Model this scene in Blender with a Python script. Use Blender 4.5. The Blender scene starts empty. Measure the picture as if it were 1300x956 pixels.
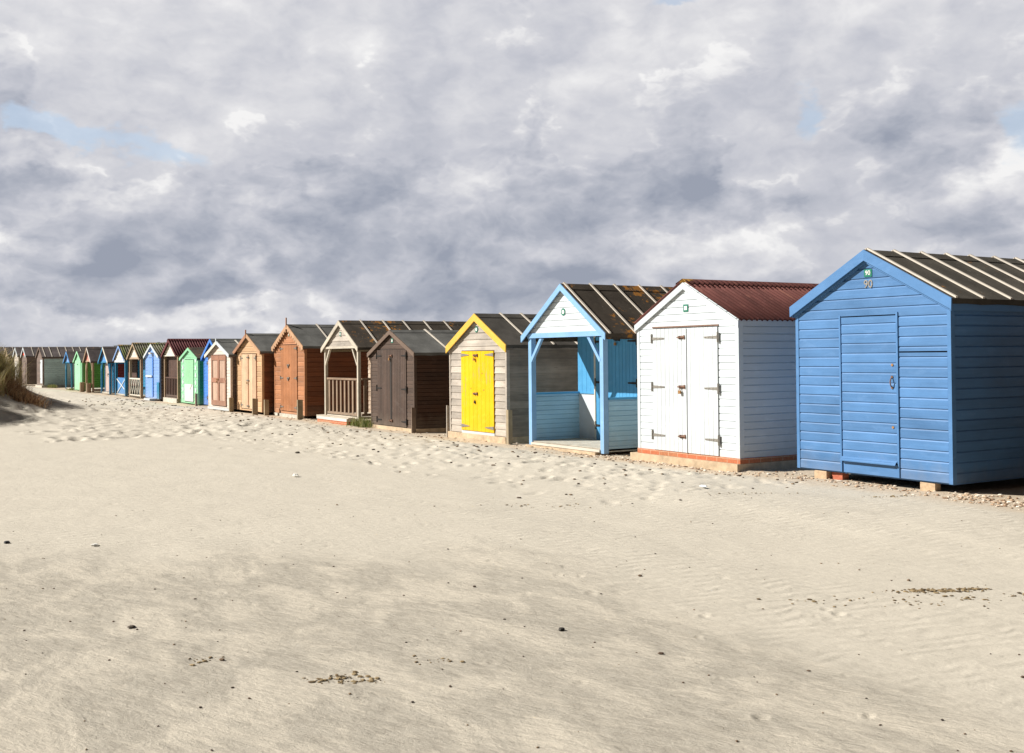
import bpy, math, random
import numpy as np
from mathutils import Vector, Matrix
R = math.radians
random.seed(7)
scene = bpy.context.scene
COL = scene.collection

# ------------------------------------------------------------------ helpers
class MB:
    """collects faces and links them as ONE mesh object"""
    def __init__(s): s.v = []; s.f = []; s.t = []
    def face(s, pts, tone=0.5):
        i = len(s.v); s.v += [tuple(p) for p in pts]; s.f.append(tuple(range(i, i + len(pts)))); s.t.append(tone)
    def box(s, x0, x1, y0, y1, z0, z1, tone=0.5):
        i = len(s.v)
        s.v += [(x0,y0,z0),(x1,y0,z0),(x1,y1,z0),(x0,y1,z0),(x0,y0,z1),(x1,y0,z1),(x1,y1,z1),(x0,y1,z1)]
        for q in ((0,3,2,1),(4,5,6,7),(0,1,5,4),(1,2,6,5),(2,3,7,6),(3,0,4,7)):
            s.f.append(tuple(i + k for k in q)); s.t.append(tone)
    def prism(s, a, b, tone=0.5):
        """closed solid between two matching polygons"""
        n = len(a); i = len(s.v); s.v += [tuple(p) for p in a] + [tuple(p) for p in b]
        s.f.append(tuple(i + k for k in range(n))[::-1]); s.f.append(tuple(i + n + k for k in range(n)))
        s.t += [tone, tone]
        for k in range(n):
            j = (k + 1) % n; s.f.append((i + k, i + j, i + n + j, i + n + k)); s.t.append(tone)
    def bar(s, p, q, w, d, tone=0.5):
        """bar from p to q lying in an x-z plane; w across, d along y"""
        p = Vector(p); q = Vector(q); u = (q - p).normalized(); c = Vector((u.z, 0, -u.x)) * (w / 2); dy = Vector((0, d / 2, 0))
        s.prism([p - c - dy, p + c - dy, p + c + dy, p - c + dy], [q - c - dy, q + c - dy, q + c + dy, q - c + dy], tone)
    def cyl(s, p, q, r, n=10, tone=0.5, r2=None):
        p = Vector(p); q = Vector(q); u = (q - p).normalized(); a = u.orthogonal().normalized(); b = u.cross(a); r2 = r if r2 is None else r2
        A = [p + (a * math.cos(t) + b * math.sin(t)) * r for t in [2 * math.pi * k / n for k in range(n)]]
        B = [q + (a * math.cos(t) + b * math.sin(t)) * r2 for t in [2 * math.pi * k / n for k in range(n)]]
        s.prism(A, B, tone)
    def build(s, name, mat, parent=None, smooth=False):
        me = bpy.data.meshes.new(name); me.from_pydata(s.v, [], s.f)
        at = me.attributes.new('tone', 'FLOAT', 'FACE'); at.data.foreach_set('value', s.t)
        me.materials.append(mat)
        if smooth: me.polygons.foreach_set('use_smooth', [True] * len(s.f))
        o = bpy.data.objects.new(name, me); COL.objects.link(o)
        if parent is not None: o.parent = parent
        return o

def tag(o, label=None, cat=None, group=None, kind=None):
    if label: o['label'] = label
    if cat: o['category'] = cat
    if group: o['group'] = group
    if kind: o['kind'] = kind
    return o
def empty(name, loc, rz=0):
    o = bpy.data.objects.new(name, None); o.empty_display_size = 0.3; COL.objects.link(o); o.location = loc; o.rotation_euler = (0, 0, rz); return o

# ------------------------------------------------------------------ materials
class NT:
    def __init__(s, tree): s.n = tree.nodes; s.l = tree.links
    def new(s, t, **k):
        n = s.n.new(t)
        for a, b in k.items(): setattr(n, a, b)
        return n
    def link(s, a, b): s.l.new(a, b)
    def put(s, sock, v):
        if isinstance(v, bpy.types.NodeSocket): s.link(v, sock)
        elif isinstance(v, (tuple, list)) and len(v) == 3 and sock.type == 'RGBA': sock.default_value = (*v, 1)
        else: sock.default_value = v
    def math(s, op, a, b=0.0, c=0.0, clamp=False):
        n = s.new('ShaderNodeMath', operation=op, use_clamp=clamp); s.put(n.inputs[0], a); s.put(n.inputs[1], b)
        if op == 'MULTIPLY_ADD': s.put(n.inputs[2], c)
        return n.outputs[0]
    def vmath(s, op, a, b):
        n = s.new('ShaderNodeVectorMath', operation=op); s.put(n.inputs[0], a); s.put(n.inputs[1], b); return n.outputs[0]
    def noise(s, vec, scale, detail=4, rough=0.5, dist=0.0):
        n = s.new('ShaderNodeTexNoise'); s.put(n.inputs['Vector'], vec); n.inputs['Scale'].default_value = scale
        n.inputs['Detail'].default_value = detail; n.inputs['Roughness'].default_value = rough; n.inputs['Distortion'].default_value = dist
        return n
    def remap(s, v, a, b, c=0.0, d=1.0, smooth=False):
        n = s.new('ShaderNodeMapRange'); n.clamp = True
        if smooth: n.interpolation_type = 'SMOOTHSTEP'
        s.put(n.inputs['Value'], v); n.inputs['From Min'].default_value = a; n.inputs['From Max'].default_value = b
        n.inputs['To Min'].default_value = c; n.inputs['To Max'].default_value = d; return n.outputs['Result']
    def mix(s, f, a, b, mode='MIX'):
        n = s.new('ShaderNodeMix', data_type='RGBA', blend_type=mode); s.put(n.inputs[0], f); s.put(n.inputs[6], a); s.put(n.inputs[7], b); return n.outputs[2]
    def hsv(s, col, val, sat=1.0):
        n = s.new('ShaderNodeHueSaturation'); s.put(n.inputs['Color'], col); s.put(n.inputs['Value'], val); s.put(n.inputs['Saturation'], sat); return n.outputs[0]

def base_mat(name):
    m = bpy.data.materials.new(name); m.use_nodes = True; t = NT(m.node_tree)
    b = m.node_tree.nodes['Principled BSDF']
    return m, t, b
def coords(t):
    tc = t.new('ShaderNodeTexCoord'); oi = t.new('ShaderNodeObjectInfo')
    off = t.math('MULTIPLY', oi.outputs['Random'], 37.0)
    cmb = t.new('ShaderNodeCombineXYZ'); t.link(off, cmb.inputs[0]); t.link(off, cmb.inputs[1]); t.link(off, cmb.inputs[2])
    return t.vmath('ADD', tc.outputs['Object'], cmb.outputs[0])
def scaled(t, v, sc):
    return t.vmath('MULTIPLY', v, sc)

def painted(name, rgb, rough=0.5, tone=0.12, grain='h', wear=0.0, wear_rgb=(.38,.33,.27), mott=0.14, bump=0.25, dirt=0.25, knots=0.0):
    """painted or stained board: every board a shade of its own, grain, mottling, bare patches"""
    rgb = tuple(c * .8 for c in rgb)
    m, t, b = base_mat(name)
    v = coords(t)
    g = {'h': (1.6, 1.6, 38.0), 'v': (38.0, 38.0, 1.6), 'n': (8., 8., 8.)}[grain]
    gr = t.noise(scaled(t, v, g), 1.0, 6, 0.6)
    mo = t.noise(scaled(t, v, (1.4, 1.4, 2.4)), 1.0, 5, 0.6)
    at = t.new('ShaderNodeAttribute', attribute_name='tone')
    val = t.math('MULTIPLY_ADD', at.outputs['Fac'], 2 * tone, 1 - tone)
    val = t.math('MULTIPLY', val, t.remap(gr.outputs['Fac'], .3, .7, 1 - mott * .7, 1 + mott * .5))
    val = t.math('MULTIPLY', val, t.remap(mo.outputs['Fac'], .3, .7, 1 - mott, 1 + mott))
    col = t.hsv(rgb, val)
    # blotches where the paint has faded
    fd = t.noise(scaled(t, v, (2.2, 2.2, 5.0)), 1.7, 4, .6)
    col = t.mix(t.remap(fd.outputs['Fac'], .56, .7, 0, .22), col, tuple(min(1, c * 1.25 + .06) for c in rgb))
    if knots:
        kn = t.new('ShaderNodeTexVoronoi'); t.link(scaled(t, v, (3, 3, 8) if grain == 'h' else (8, 8, 3)), kn.inputs['Vector']); kn.inputs['Scale'].default_value = 1.2
        col = t.mix(t.remap(kn.outputs['Distance'], .05, .12, knots, 0), col, tuple(c * .35 for c in rgb))
    if wear:
        w1 = t.noise(scaled(t, v, (g[0] * 1.2, g[1] * 1.2, g[2] * .5) if grain == 'h' else (18., 18., 2.2)), 1.0, 8, .7)
        w2 = t.noise(v, 1.3, 3, .5)
        wv = t.math('ADD', w1.outputs['Fac'], t.math('MULTIPLY', w2.outputs['Fac'], .6))
        f = t.remap(wv, 1.02 - wear * .45, 1.06 - wear * .45, 0, .9)
        col = t.mix(f, col, wear_rgb)
    if dirt:   # splash of sand and grime along the foot of the boards
        sep = t.new('ShaderNodeSeparateXYZ'); tc = t.new('ShaderNodeTexCoord'); t.link(tc.outputs['Object'], sep.inputs[0])
        dn = t.noise(scaled(t, v, (6, 6, 3)), 1.0, 5, .65)
        hgt = t.math('SUBTRACT', sep.outputs['Z'], t.math('MULTIPLY', dn.outputs['Fac'], .5))
        col = t.mix(t.remap(hgt, -.22, .12, dirt, 0), col, (.36, .31, .24))
        st = t.noise(scaled(t, v, (9, 9, .5)), 1.0, 5, .6)
        col = t.mix(t.remap(st.outputs['Fac'], .6, .75, 0, dirt * .5), col, tuple(c * .55 for c in rgb))
    t.link(col, b.inputs['Base Color'])
    t.put(b.inputs['Roughness'], t.remap(mo.outputs['Fac'], .3, .7, rough - .08, rough + .12))
    b.inputs['Specular IOR Level'].default_value = .35
    bp = t.new('ShaderNodeBump'); bp.inputs['Strength'].default_value = bump; bp.inputs['Distance'].default_value = .004
    t.link(gr.outputs['Fac'], bp.inputs['Height']); t.link(bp.outputs[0], b.inputs['Normal'])
    return m

def felt(name, rgb=(.105,.095,.085), lichen=.3, lichen_rgb=(.42,.18,.03)):
    rgb = tuple(c * .8 for c in rgb)
    m, t, b = base_mat(name); v = coords(t)
    n = t.noise(v, 2.2, 6, .6); f = t.noise(v, 180, 2, .5)
    at = t.new('ShaderNodeAttribute', attribute_name='tone')
    val = t.math('MULTIPLY', t.remap(n.outputs['Fac'], .3, .7, .7, 1.3), t.remap(f.outputs['Fac'], .3, .7, .75, 1.25))
    val = t.math('MULTIPLY', val, t.math('MULTIPLY_ADD', at.outputs['Fac'], .3, .85))
    col = t.hsv(rgb, val)
    st = t.noise(scaled(t, v, (.8, 5, 5)), 1.0, 5, .6)
    col = t.mix(t.remap(st.outputs['Fac'], .5, .7, 0, .4), col, tuple(c * .6 for c in rgb))
    if lichen:
        l1 = t.noise(v, 7, 6, .65); l2 = t.noise(v, 1.1, 2, .5)
        lv = t.math('ADD', l1.outputs['Fac'], t.math('MULTIPLY', l2.outputs['Fac'], .7))
        col = t.mix(t.remap(lv, 1.10 - lichen * .3, 1.16 - lichen * .3, 0, .8), col, lichen_rgb)
        l3 = t.noise(v, 13, 4, .65)
        col = t.mix(t.remap(l3.outputs['Fac'], .66, .7, 0, .5), col, (.3, .29, .25))
    t.link(col, b.inputs['Base Color']); b.inputs['Roughness'].default_value = .95; b.inputs['Specular IOR Level'].default_value = .15
    bp = t.new('ShaderNodeBump'); bp.inputs['Strength'].default_value = .5; bp.inputs['Distance'].default_value = .004
    t.link(f.outputs['Fac'], bp.inputs['Height']); t.link(bp.outputs[0], b.inputs['Normal'])
    return m

def sheet_roof(name, rgb, moss_rgb=None, moss=.0, front=.35, apex=1.6):
    rgb = tuple(c * .8 for c in rgb)
    m, t, b = base_mat(name); v = coords(t)
    n = t.noise(scaled(t, v, (1.5, 6, 1.5)), 1.0, 6, .6)
    col = t.hsv(rgb, t.remap(n.outputs['Fac'], .3, .7, .65, 1.3))
    f = t.noise(v, 30, 4, .6)
    col = t.mix(t.remap(f.outputs['Fac'], .55, .72, 0, .35), col, tuple(min(1, c * 1.5 + .05) for c in rgb))
    if moss_rgb:
        l = t.noise(scaled(t, v, (1.2, 7, 1.2)), 1.0, 6, .65)
        col = t.mix(t.remap(l.outputs['Fac'], .62 - moss * .3, .68 - moss * .3, 0, .85), col, moss_rgb)
        # lichen gathers at the exposed front end of the sheets
        tc = t.new('ShaderNodeTexCoord'); sep = t.new('ShaderNodeSeparateXYZ'); t.link(tc.outputs['Object'], sep.inputs[0])
        ln = t.noise(v, 6, 5, .6)
        lv = t.math('SUBTRACT', t.math('MULTIPLY', ln.outputs['Fac'], .5), t.math('ADD', t.math('MULTIPLY', sep.outputs['Y'], front), t.math('MULTIPLY', t.math('ABSOLUTE', sep.outputs['X']), apex)))
        col = t.mix(t.remap(lv, .12, .2, 0, .8), col, (.45, .24, .04))
    t.link(col, b.inputs['Base Color']); b.inputs['Roughness'].default_value = .8; b.inputs['Specular IOR Level'].default_value = .25
    return m

def plain(name, rgb, rough=.6, metal=0.0, var=.2, scale=12, bump=0.0):
    rgb = tuple(c * .8 for c in rgb)
    m, t, b = base_mat(name); v = coords(t); n = t.noise(v, scale, 5, .6)
    t.link(t.hsv(rgb, t.remap(n.outputs['Fac'], .3, .7, 1 - var, 1 + var)), b.inputs['Base Color'])
    b.inputs['Roughness'].default_value = rough; b.inputs['Metallic'].default_value = metal
    if bump:
        bp = t.new('ShaderNodeBump'); bp.inputs['Strength'].default_value = bump; bp.inputs['Distance'].default_value = .01
        t.link(n.outputs['Fac'], bp.inputs['Height']); t.link(bp.outputs[0], b.inputs['Normal'])
    return m

def concrete(name, rgb=(.60,.46,.31)):
    rgb = tuple(c * .8 for c in rgb)
    m, t, b = base_mat(name); v = coords(t); n = t.noise(v, 5, 8, .7); f = t.noise(v, 60, 4, .6)
    col = t.hsv(rgb, t.remap(n.outputs['Fac'], .3, .7, .65, 1.3))
    col = t.mix(t.remap(f.outputs['Fac'], .6, .7, 0, .5), col, (.3, .2, .12))
    t.link(col, b.inputs['Base Color']); b.inputs['Roughness'].default_value = .95
    bp = t.new('ShaderNodeBump'); bp.inputs['Strength'].default_value = .7; bp.inputs['Distance'].default_value = .012
    t.link(n.outputs['Fac'], bp.inputs['Height']); t.link(bp.outputs[0], b.inputs['Normal'])
    return m
def bricks(name, rgb=(.44,.12,.05)):
    m, t, b = base_mat(name); tc = t.new('ShaderNodeTexCoord')
    sep = t.new('ShaderNodeSeparateXYZ'); t.link(tc.outputs['Object'], sep.inputs[0])
    s = t.math('ADD', sep.outputs[0], sep.outputs[1]); c = t.new('ShaderNodeCombineXYZ'); t.link(s, c.inputs[0]); t.link(sep.outputs[2], c.inputs[1])
    br = t.new('ShaderNodeTexBrick'); t.link(c.outputs[0], br.inputs['Vector']); br.inputs['Scale'].default_value = 1
    br.inputs['Brick Width'].default_value = .22; br.inputs['Row Height'].default_value = .075; br.inputs['Mortar Size'].default_value = .005
    br.inputs['Color1'].default_value = (*rgb, 1); br.inputs['Color2'].default_value = (rgb[0]*.8, rgb[1]*1.2, rgb[2]*1.3, 1); br.inputs['Mortar'].default_value = (.45,.3,.2,1)
    n = t.noise(tc.outputs['Object'], 30, 4, .6)
    t.link(t.hsv(br.outputs['Color'], t.remap(n.outputs['Fac'], .3, .7, .8, 1.15)), b.inputs['Base Color']); b.inputs['Roughness'].default_value = .9
    return m

STEEL = plain('galvanised_steel', (.33,.31,.28), .5, .5, .35, 40)
BLACKIRON = plain('black_iron', (.025,.022,.02), .6, .3, .3, 40)
RUSTY = plain('rusty_steel', (.22,.12,.08), .8, .2, .4, 40)
BRASS = plain('rusted_brass', (.45,.24,.09), .5, .5, .4, 60)
GREENPL = plain('green_plate', (.01,.20,.13), .4, 0, .05)
WHITEPL = plain('white_plate', (.8,.8,.78), .4, 0, .05)
BATTEN = painted('bleached_batten', (.66,.60,.52), .7, .1, 'n', 0, mott=.1, dirt=0)
CONC = concrete('cream_concrete'); CONCW = concrete('pale_concrete', (.62,.58,.5))
BRICK = bricks('orange_brick'); GAPSHADE = plain('gap_shade_black', (.012,.01,.01), .9)  # near-black colour paints the shade in gaps round the doors
FLOORC = concrete('porch_floor', (.52,.48,.4))
POSTW = painted('weathered_post', (.36,.29,.19), .9, .1, 'v', 0, mott=.25, bump=.6)

# ------------------------------------------------------------------ cladding
SHIP = [(0, 0), (.80, 0), (.93, -.011), (1, -.011)]      # height fraction, inset (m)
FLAT = [(0, 0), (1, 0)]
FEATHER = [(0, 0), (1, -.013)]
def clad(mb, mp, lo, hi, z0, z1, pitch, t=.02, holes=(), prof=SHIP, rnd=None, breaks=(), back=0.0):
    rnd = rnd or random; k = 0; z = z0
    while z < z1 - 1e-4:
        a, bq = z, min(z + pitch, z1); tone = rnd.random()
        cuts = {a, bq}
        for f, _ in prof[1:-1]:
            if a + f * pitch < bq: cuts.add(a + f * pitch)
        for h in holes:
            for q in (h[2], h[3]):
                if a < q < bq: cuts.add(q)
        for q in breaks:
            if a < q < bq: cuts.add(q)
        cuts = sorted(cuts)
        def nn(zz):
            f = (zz - a) / pitch
            for (f0, n0), (f1, n1) in zip(prof, prof[1:]):
                if f <= f1 + 1e-6: return t + n0 + (n1 - n0) * (f - f0) / max(f1 - f0, 1e-6)
            return t + prof[-1][1]
        for c0, c1 in zip(cuts, cuts[1:]):
            if c1 - c0 < 1e-4: continue
            mid = (c0 + c1) / 2; segs = [(lo, hi)]
            for h in sorted(holes):
                if h[2] - 1e-6 < mid < h[3] + 1e-6:
                    l, r = segs.pop(); segs.append((l, (lambda q: (lambda zz: q))(h[0]))); segs.append(((lambda q: (lambda zz: q))(h[1]), r))
            for l, r in segs:
                if r(mid) - l(mid) < .005: continue
                l0, l1, r0, r1 = l(c0), l(c1), r(c0), r(c1); n0, n1 = nn(c0 + 1e-6), nn(c1 - 1e-6)
                if r1 < l1: l1 = r1 = (l1 + r1) / 2
                mb.face([mp(l0, n0, c0), mp(r0, n0, c0), mp(r1, n1, c1), mp(l1, n1, c1)], tone)
                mb.face([mp(l0, n0, c0), mp(l0, back, c0), mp(l1, back, c1), mp(l1, n1, c1)], tone)
                mb.face([mp(r0, n0, c0), mp(r0, back, c0), mp(r1, back, c1), mp(r1, n1, c1)], tone)
                if c0 == a or any(abs(h[3] - c0) < 1e-5 for h in holes): mb.face([mp(l0, n0, c0), mp(r0, n0, c0), mp(r0, back, c0), mp(l0, back, c0)], tone)
                if c1 == cuts[-1] or any(abs(h[2] - c1) < 1e-5 for h in holes): mb.face([mp(l1, n1, c1), mp(r1, n1, c1), mp(r1, back, c1), mp(l1, back, c1)], tone)
                mb.face([mp(l0, back, c0), mp(r0, back, c0), mp(r1, back, c1), mp(l1, back, c1)], tone)   # inner face
        z += pitch; k += 1

def planks(mb, x0, x1, y, z0, z1, pw=.1, t=.022, gap=.006, vertical=True, rnd=random):
    """vertical tongue-and-groove leaf, front face at y-t"""
    n = max(1, round((x1 - x0) / pw)); w = (x1 - x0) / n
    mb.box(x0, x1, y - t * .55, y, z0, z1, .4)
    for k in range(n):
        mb.box(x0 + k * w + (gap / 2 if k else 0), x0 + (k + 1) * w - (gap / 2 if k < n - 1 else 0), y - t, y - t * .55 + .001, z0 + .001, z1 - .001, rnd.random())

def t_hinge(parent, x, y, z, side, L=.32, mat=None, plate=.15):
    """strap runs from the plate at x towards side (+1 right, -1 left)"""
    m = MB(); m.box(x - .018, x + .018, y - .012, y, z - plate / 2, z + plate / 2)
    a, b = (x + .018 * side, x + side * L)
    m.prism([(a, y - .008, z - .022), (b, y - .008, z - .011), (b, y - .008, z + .011), (a, y - .008, z + .022)],
            [(a, y, z - .022), (b, y, z - .011), (b, y, z + .011), (a, y, z + .022)])
    m.cyl((x, y - .014, z - plate / 2), (x, y - .014, z + plate / 2), .009, 8)
    for k in (.35, .65, .9):
        xx = a + (b - a) * k; m.cyl((xx, y - .013, z), (xx, y - .008, z), .006, 6)
    return m.build('hinge', mat or STEEL, parent)
def pad_bolt(parent, x, y, z, lock=False, mat=None):
    m = MB(); m.box(x - .07, x + .05, y - .01, y, z - .022, z + .022); m.cyl((x - .08, y - .022, z), (x + .09, y - .022, z), .009, 8)
    m.box(x + .06, x + .09, y - .02, y, z - .03, z + .03); m.box(x - .035, x - .02, y - .035, y, z - .02, z + .02)
    o = m.build('bolt', mat or RUSTY, parent)
    if lock: padlock(parent, x - .02, y - .02, z - .03)
    return o
def padlock(parent, x, y, z, mat=None):
    m = MB(); m.box(x - .024, x + .024, y - .022, y, z - .075, z - .025)
    pr = None
    for k in range(7):
        a = math.pi * k / 6; q = (x + .017 * math.cos(a), y - .011, z - .028 + .026 * math.sin(a))
        if pr: m.cyl(pr, q, .004, 6)
        pr = q
    return m.build('padlock', mat or BRASS, parent)
def number_plate(parent, x, y, z, w=.1, h=.08, text=None, round_=False):
    m = MB()
    if round_: m.cyl((x, y, z), (x, y - .006, z), w / 2, 16)
    else: m.box(x - w / 2, x + w / 2, y - .006, y, z - h / 2, z + h / 2)
    o = m.build('number_plate', GREENPL, parent)
    if text: lettering(text, h * .85, (x, y - .007, z), WHITEPL, o, 'numerals', .004)
    else:
        m = MB()
        if round_: m.cyl((x, y - .005, z), (x, y - .008, z), w * .3, 14)
        else: m.box(x - w * .3, x + w * .3, y - .008, y - .005, z - h * .28, z + h * .28)
        m.build('number_panel', WHITEPL, o)
    return o
def lettering(text, size, loc, mat, parent, name, depth=.002, bold=0.0):
    cu = bpy.data.curves.new(name, 'FONT'); cu.body = text; cu.size = size; cu.extrude = depth / 2; cu.align_x = 'CENTER'; cu.align_y = 'CENTER'; cu.offset = bold or size * .012
    tmp = bpy.data.objects.new('tmp', cu); COL.objects.link(tmp)
    dg = bpy.context.evaluated_depsgraph_get(); me = bpy.data.meshes.new_from_object(tmp.evaluated_get(dg))
    bpy.data.objects.remove(tmp)
    me.transform(Matrix.Translation(loc) @ Matrix.Rotation(R(90), 4, 'X')); me.materials.clear(); me.materials.append(mat)
    o = bpy.data.objects.new(name, me); COL.objects.link(o); o.parent = parent; return o

# ------------------------------------------------------------------ the hut
class Hut:
    def __init__(s, label, x0, x1, Y, depth, zb, ze, zr, front, side, trim, pitch=.125, os=.08, of=.06, prof=SHIP, yaw=0, corner=True, corner_mat=None, cat='beach hut', seed=0):
        s.root = empty('beach_hut', ((x0 + x1) / 2, Y, 0), R(yaw)); tag(s.root, label, cat, 'beach huts standing side by side in the row')
        s.w = x1 - x0; s.h = s.w / 2; s.d = depth; s.zb = zb; s.ze = ze; s.zr = zr; s.m = (zr - ze) / s.h; s.front = front; s.side = side; s.trim = trim
        s.pitch = pitch; s.os = os; s.of = of; s.prof = prof; s.rnd = random.Random(seed + int(abs(x0) * 100)); s.corner = corner; s.cm = corner_mat or front
    def lo(s, z): return -s.h if z <= s.ze else -max(0, (s.zr - z) / s.m)
    def hi(s, z): return -s.lo(z)
    def roofz(s, x): return s.zr - s.m * abs(x)
    def fx(s, x): return x - s.root.location.x          # world x to local
    # --- walls
    def front_wall(s, holes=(), y=0.0, z0=None, mat=None, name='front_wall', top=True):
        m = MB(); mp = lambda q, n, z: (q, y - n, z)
        clad(m, mp, s.lo, s.hi, s.zb if z0 is None else z0, s.zr - .01, s.pitch, .02, holes, s.prof, s.rnd, (s.ze,), back=-.03)
        return m.build(name, mat or s.front, s.root)
    def gable(s, z0, mat, y=0.0, pitch=None):
        m = MB(); clad(m, lambda q, n, z: (q, y - n, z), s.lo, s.hi, z0, s.zr - .01, pitch or s.pitch, .02, (), s.prof, s.rnd, (s.ze,), back=-.03)
        return m.build('gable', mat, s.root)
    def side_walls(s, y0=0.0, mat=None, left_mat=None):
        for sx in (1, -1):
            m = MB(); x = sx * (s.h - .001)
            clad(m, lambda q, n, z: (x - sx * .02 + sx * n, q, z), lambda z: y0 + .031, lambda z: s.d - .031, s.zb, s.ze - .012, s.pitch, .02, (), s.prof, s.rnd, back=-.02)
            m.build('side_wall', (left_mat if sx < 0 and left_mat else mat) or s.side, s.root)
    def back_wall(s, mat=None):
        m = MB(); clad(m, lambda q, n, z: (q, s.d + n, z), s.lo, s.hi, s.zb, s.zr - .01, s.pitch, .02, (), s.prof, s.rnd, (s.ze,), back=-.03)
        m.build('back_wall', mat or s.side, s.root)
    def floor(s, mat=None, z=None):
        z = s.zb if z is None else z
        m = MB(); m.box(-s.h + .01, s.h - .01, .01, s.d - .01, z - .02, z + .03); m.build('floor', mat or s.side, s.root)
    def corners(s, mat=None, y=0.0, w=.045):
        for sx in (1, -1):
            m = MB(); a, b = sorted((sx * (s.h + .006), sx * (s.h - w))); m.box(a, b, y - .026, y + w, s.zb - .01, s.ze - .015)
            m.build('corner_trim', mat or s.cm, s.root)
    # --- roof
    def felt_roof(s, mat, battens=(), bat_mat=None, th=.03, seam=True, drip=True):
        m = MB(); X = s.h + s.os; ya, yb = -s.of, s.d + .08
        for sx in (1, -1):
            o = .004
            P = lambda x, dz, y: (sx * x, y, s.roofz(x) + o + dz)
            m.prism([P(0, 0, ya), P(X, 0, ya), P(X, th, ya), P(0, th, ya)], [P(0, 0, yb), P(X, 0, yb), P(X, th, yb), P(0, th, yb)], .5)
            if seam:   # the lower strip of felt and the ridge strip lie a few millimetres proud
                for (a, b, e) in ((X * .52, X + .006, .005), (0, .16, .009)):
                    n = 14
                    for k in range(n):   # a slightly wavy lap
                        y0, y1 = ya - .004 + (yb - ya + .008) * k / n, ya - .004 + (yb - ya + .008) * (k + 1) / n
                        w0 = .012 * math.sin(k * 1.7 + sx); w1 = .012 * math.sin((k + 1) * 1.7 + sx)
                        A0, A1 = (a + w0, a + w1) if a else (0, 0)
                        m.face([P(A0, th + e, y0), P(b, th + e, y0), P(b, th + e, y1), P(A1, th + e, y1)], .35 + .3 * ((a > 0)))
                        if a: m.face([P(A0, th + e, y0), P(A0, th, y0), P(A1, th, y1), P(A1, th + e, y1)], .1)
                        if drip and a: m.face([P(b, th + e, y0), P(b, -.03 + .006 * math.sin(k * 2.3), y0), P(b, -.03 + .006 * math.sin((k + 1) * 2.3), y1), P(b, th + e, y1)], .3)
        r = m.build('roof', mat, s.root)
        for y in [yy + (s.rnd.uniform(-.022, .022) if yy > .15 else 0) for yy in battens]:
            for sx in (1, -1):
                q = MB(); j = s.rnd.uniform(-.012, .012); e = th + .012
                P = lambda x, dz, yy: (sx * x, yy, s.roofz(x) + .004 + dz)
                xa = -.0 if sx > 0 else .012; xb = X + .012 + s.rnd.uniform(0, .015); hb = .022; wb = .019
                top = .03 if sx > 0 else 0
                q.prism([P(xa, e + top * 0, y - wb), P(xb, e, y + j - wb), P(xb, e + hb, y + j - wb), P(xa, e + hb, y - wb)],
                        [P(xa, e, y + wb), P(xb, e, y + j + wb), P(xb, e + hb, y + j + wb), P(xa, e + hb, y + wb)], s.rnd.random())
                q.build('batten', bat_mat or BATTEN, r)
        return r
    def sheet(s, mat, pitch=.10, amp=.021, cap=True):
        X = s.h + s.os; ya, yb = -s.of - .02, s.d + .1; n = int((yb - ya) / pitch * 8)
        m = MB()
        for sx in (1, -1):
            i0 = len(m.v)
            for k in range(n + 1):
                y = ya + (yb - ya) * k / n; wz = amp * math.cos(2 * math.pi * (y - ya) / pitch)
                for (x, e) in ((.0, 0), (X + .02, 0)):
                    m.v.append((sx * x, y, s.roofz(x) + .02 + wz)); m.v.append((sx * x, y, s.roofz(x) + .013 + wz))
            for k in range(n):
                a = i0 + 4 * k; b = a + 4
                for q in ((a, a+2, b+2, b), (a+1, b+1, b+3, a+3), (a+2, a+3, b+3, b+2)): m.f.append(q); m.t.append(.5)
            m.f.append((i0, i0+1, i0+3, i0+2)); m.t.append(.5)
        r = m.build('roof', mat, s.root, True)
        if cap:
            m = MB()
            for sx in (1, -1):
                i0 = len(m.v)
                for k in range(n + 1):
                    y = ya - .01 + (yb - ya + .02) * k / n; wz = amp * math.cos(2 * math.pi * (y - ya) / pitch)
                    m.v.append((0, y, s.zr + .045)); m.v.append((sx * .05, y, s.roofz(.05) + .048)); m.v.append((sx * .15, y, s.roofz(.15) + .042 + wz * 1.1)); m.v.append((sx * .155, y, s.roofz(.155) + .024 + wz * 1.1))
                for k in range(n):
                    a = i0 + 4 * k; b = a + 4
                    for j in range(3): m.f.append((a+j, a+j+1, b+j+1, b+j)); m.t.append(.5)
            m.build('ridge_cap', mat, r, True)
        return r
    def verges(s, mat, vb=.13, t=.022, top=.006, both=True, th=.034, mats=None, cut=True, back=True):
        X = s.h + s.os
        for yy in ((-s.of, ) + ((s.d + .08 + t,) if back else ())):
            for sx in (1, -1):
                m = MB(); P = lambda x, dz, y: (sx * x, y, s.roofz(x) + dz)
                tp = th + top; bt = th + top - vb
                poly = lambda y: [P(0, bt, y), P(X, bt, y), P(X + .004, tp, y), P(0, tp, y)]
                m.prism(poly(yy - t), poly(yy - .001)); m.build('bargeboard', (mats[sx] if mats else mat), s.root)
    def fascia(s, mat, h=.13):
        for sx in (1, -1):
            m = MB(); X = s.h + s.os - .012; a, b = sorted((sx * X, sx * (X - .022))); z = s.roofz(X)
            m.box(a, b, -s.of + .003, s.d + .05, z - h + .03, z + .002); m.build('fascia', mat, s.root)
    def plinth(s, mat, z1, left=.05, right=.0, front=.06, z0=-.2, name='plinth'):
        m = MB(); m.box(-s.h - left, s.h + right, -front, s.d + .05, z0, z1); return m.build(name, mat, s.root)
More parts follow.
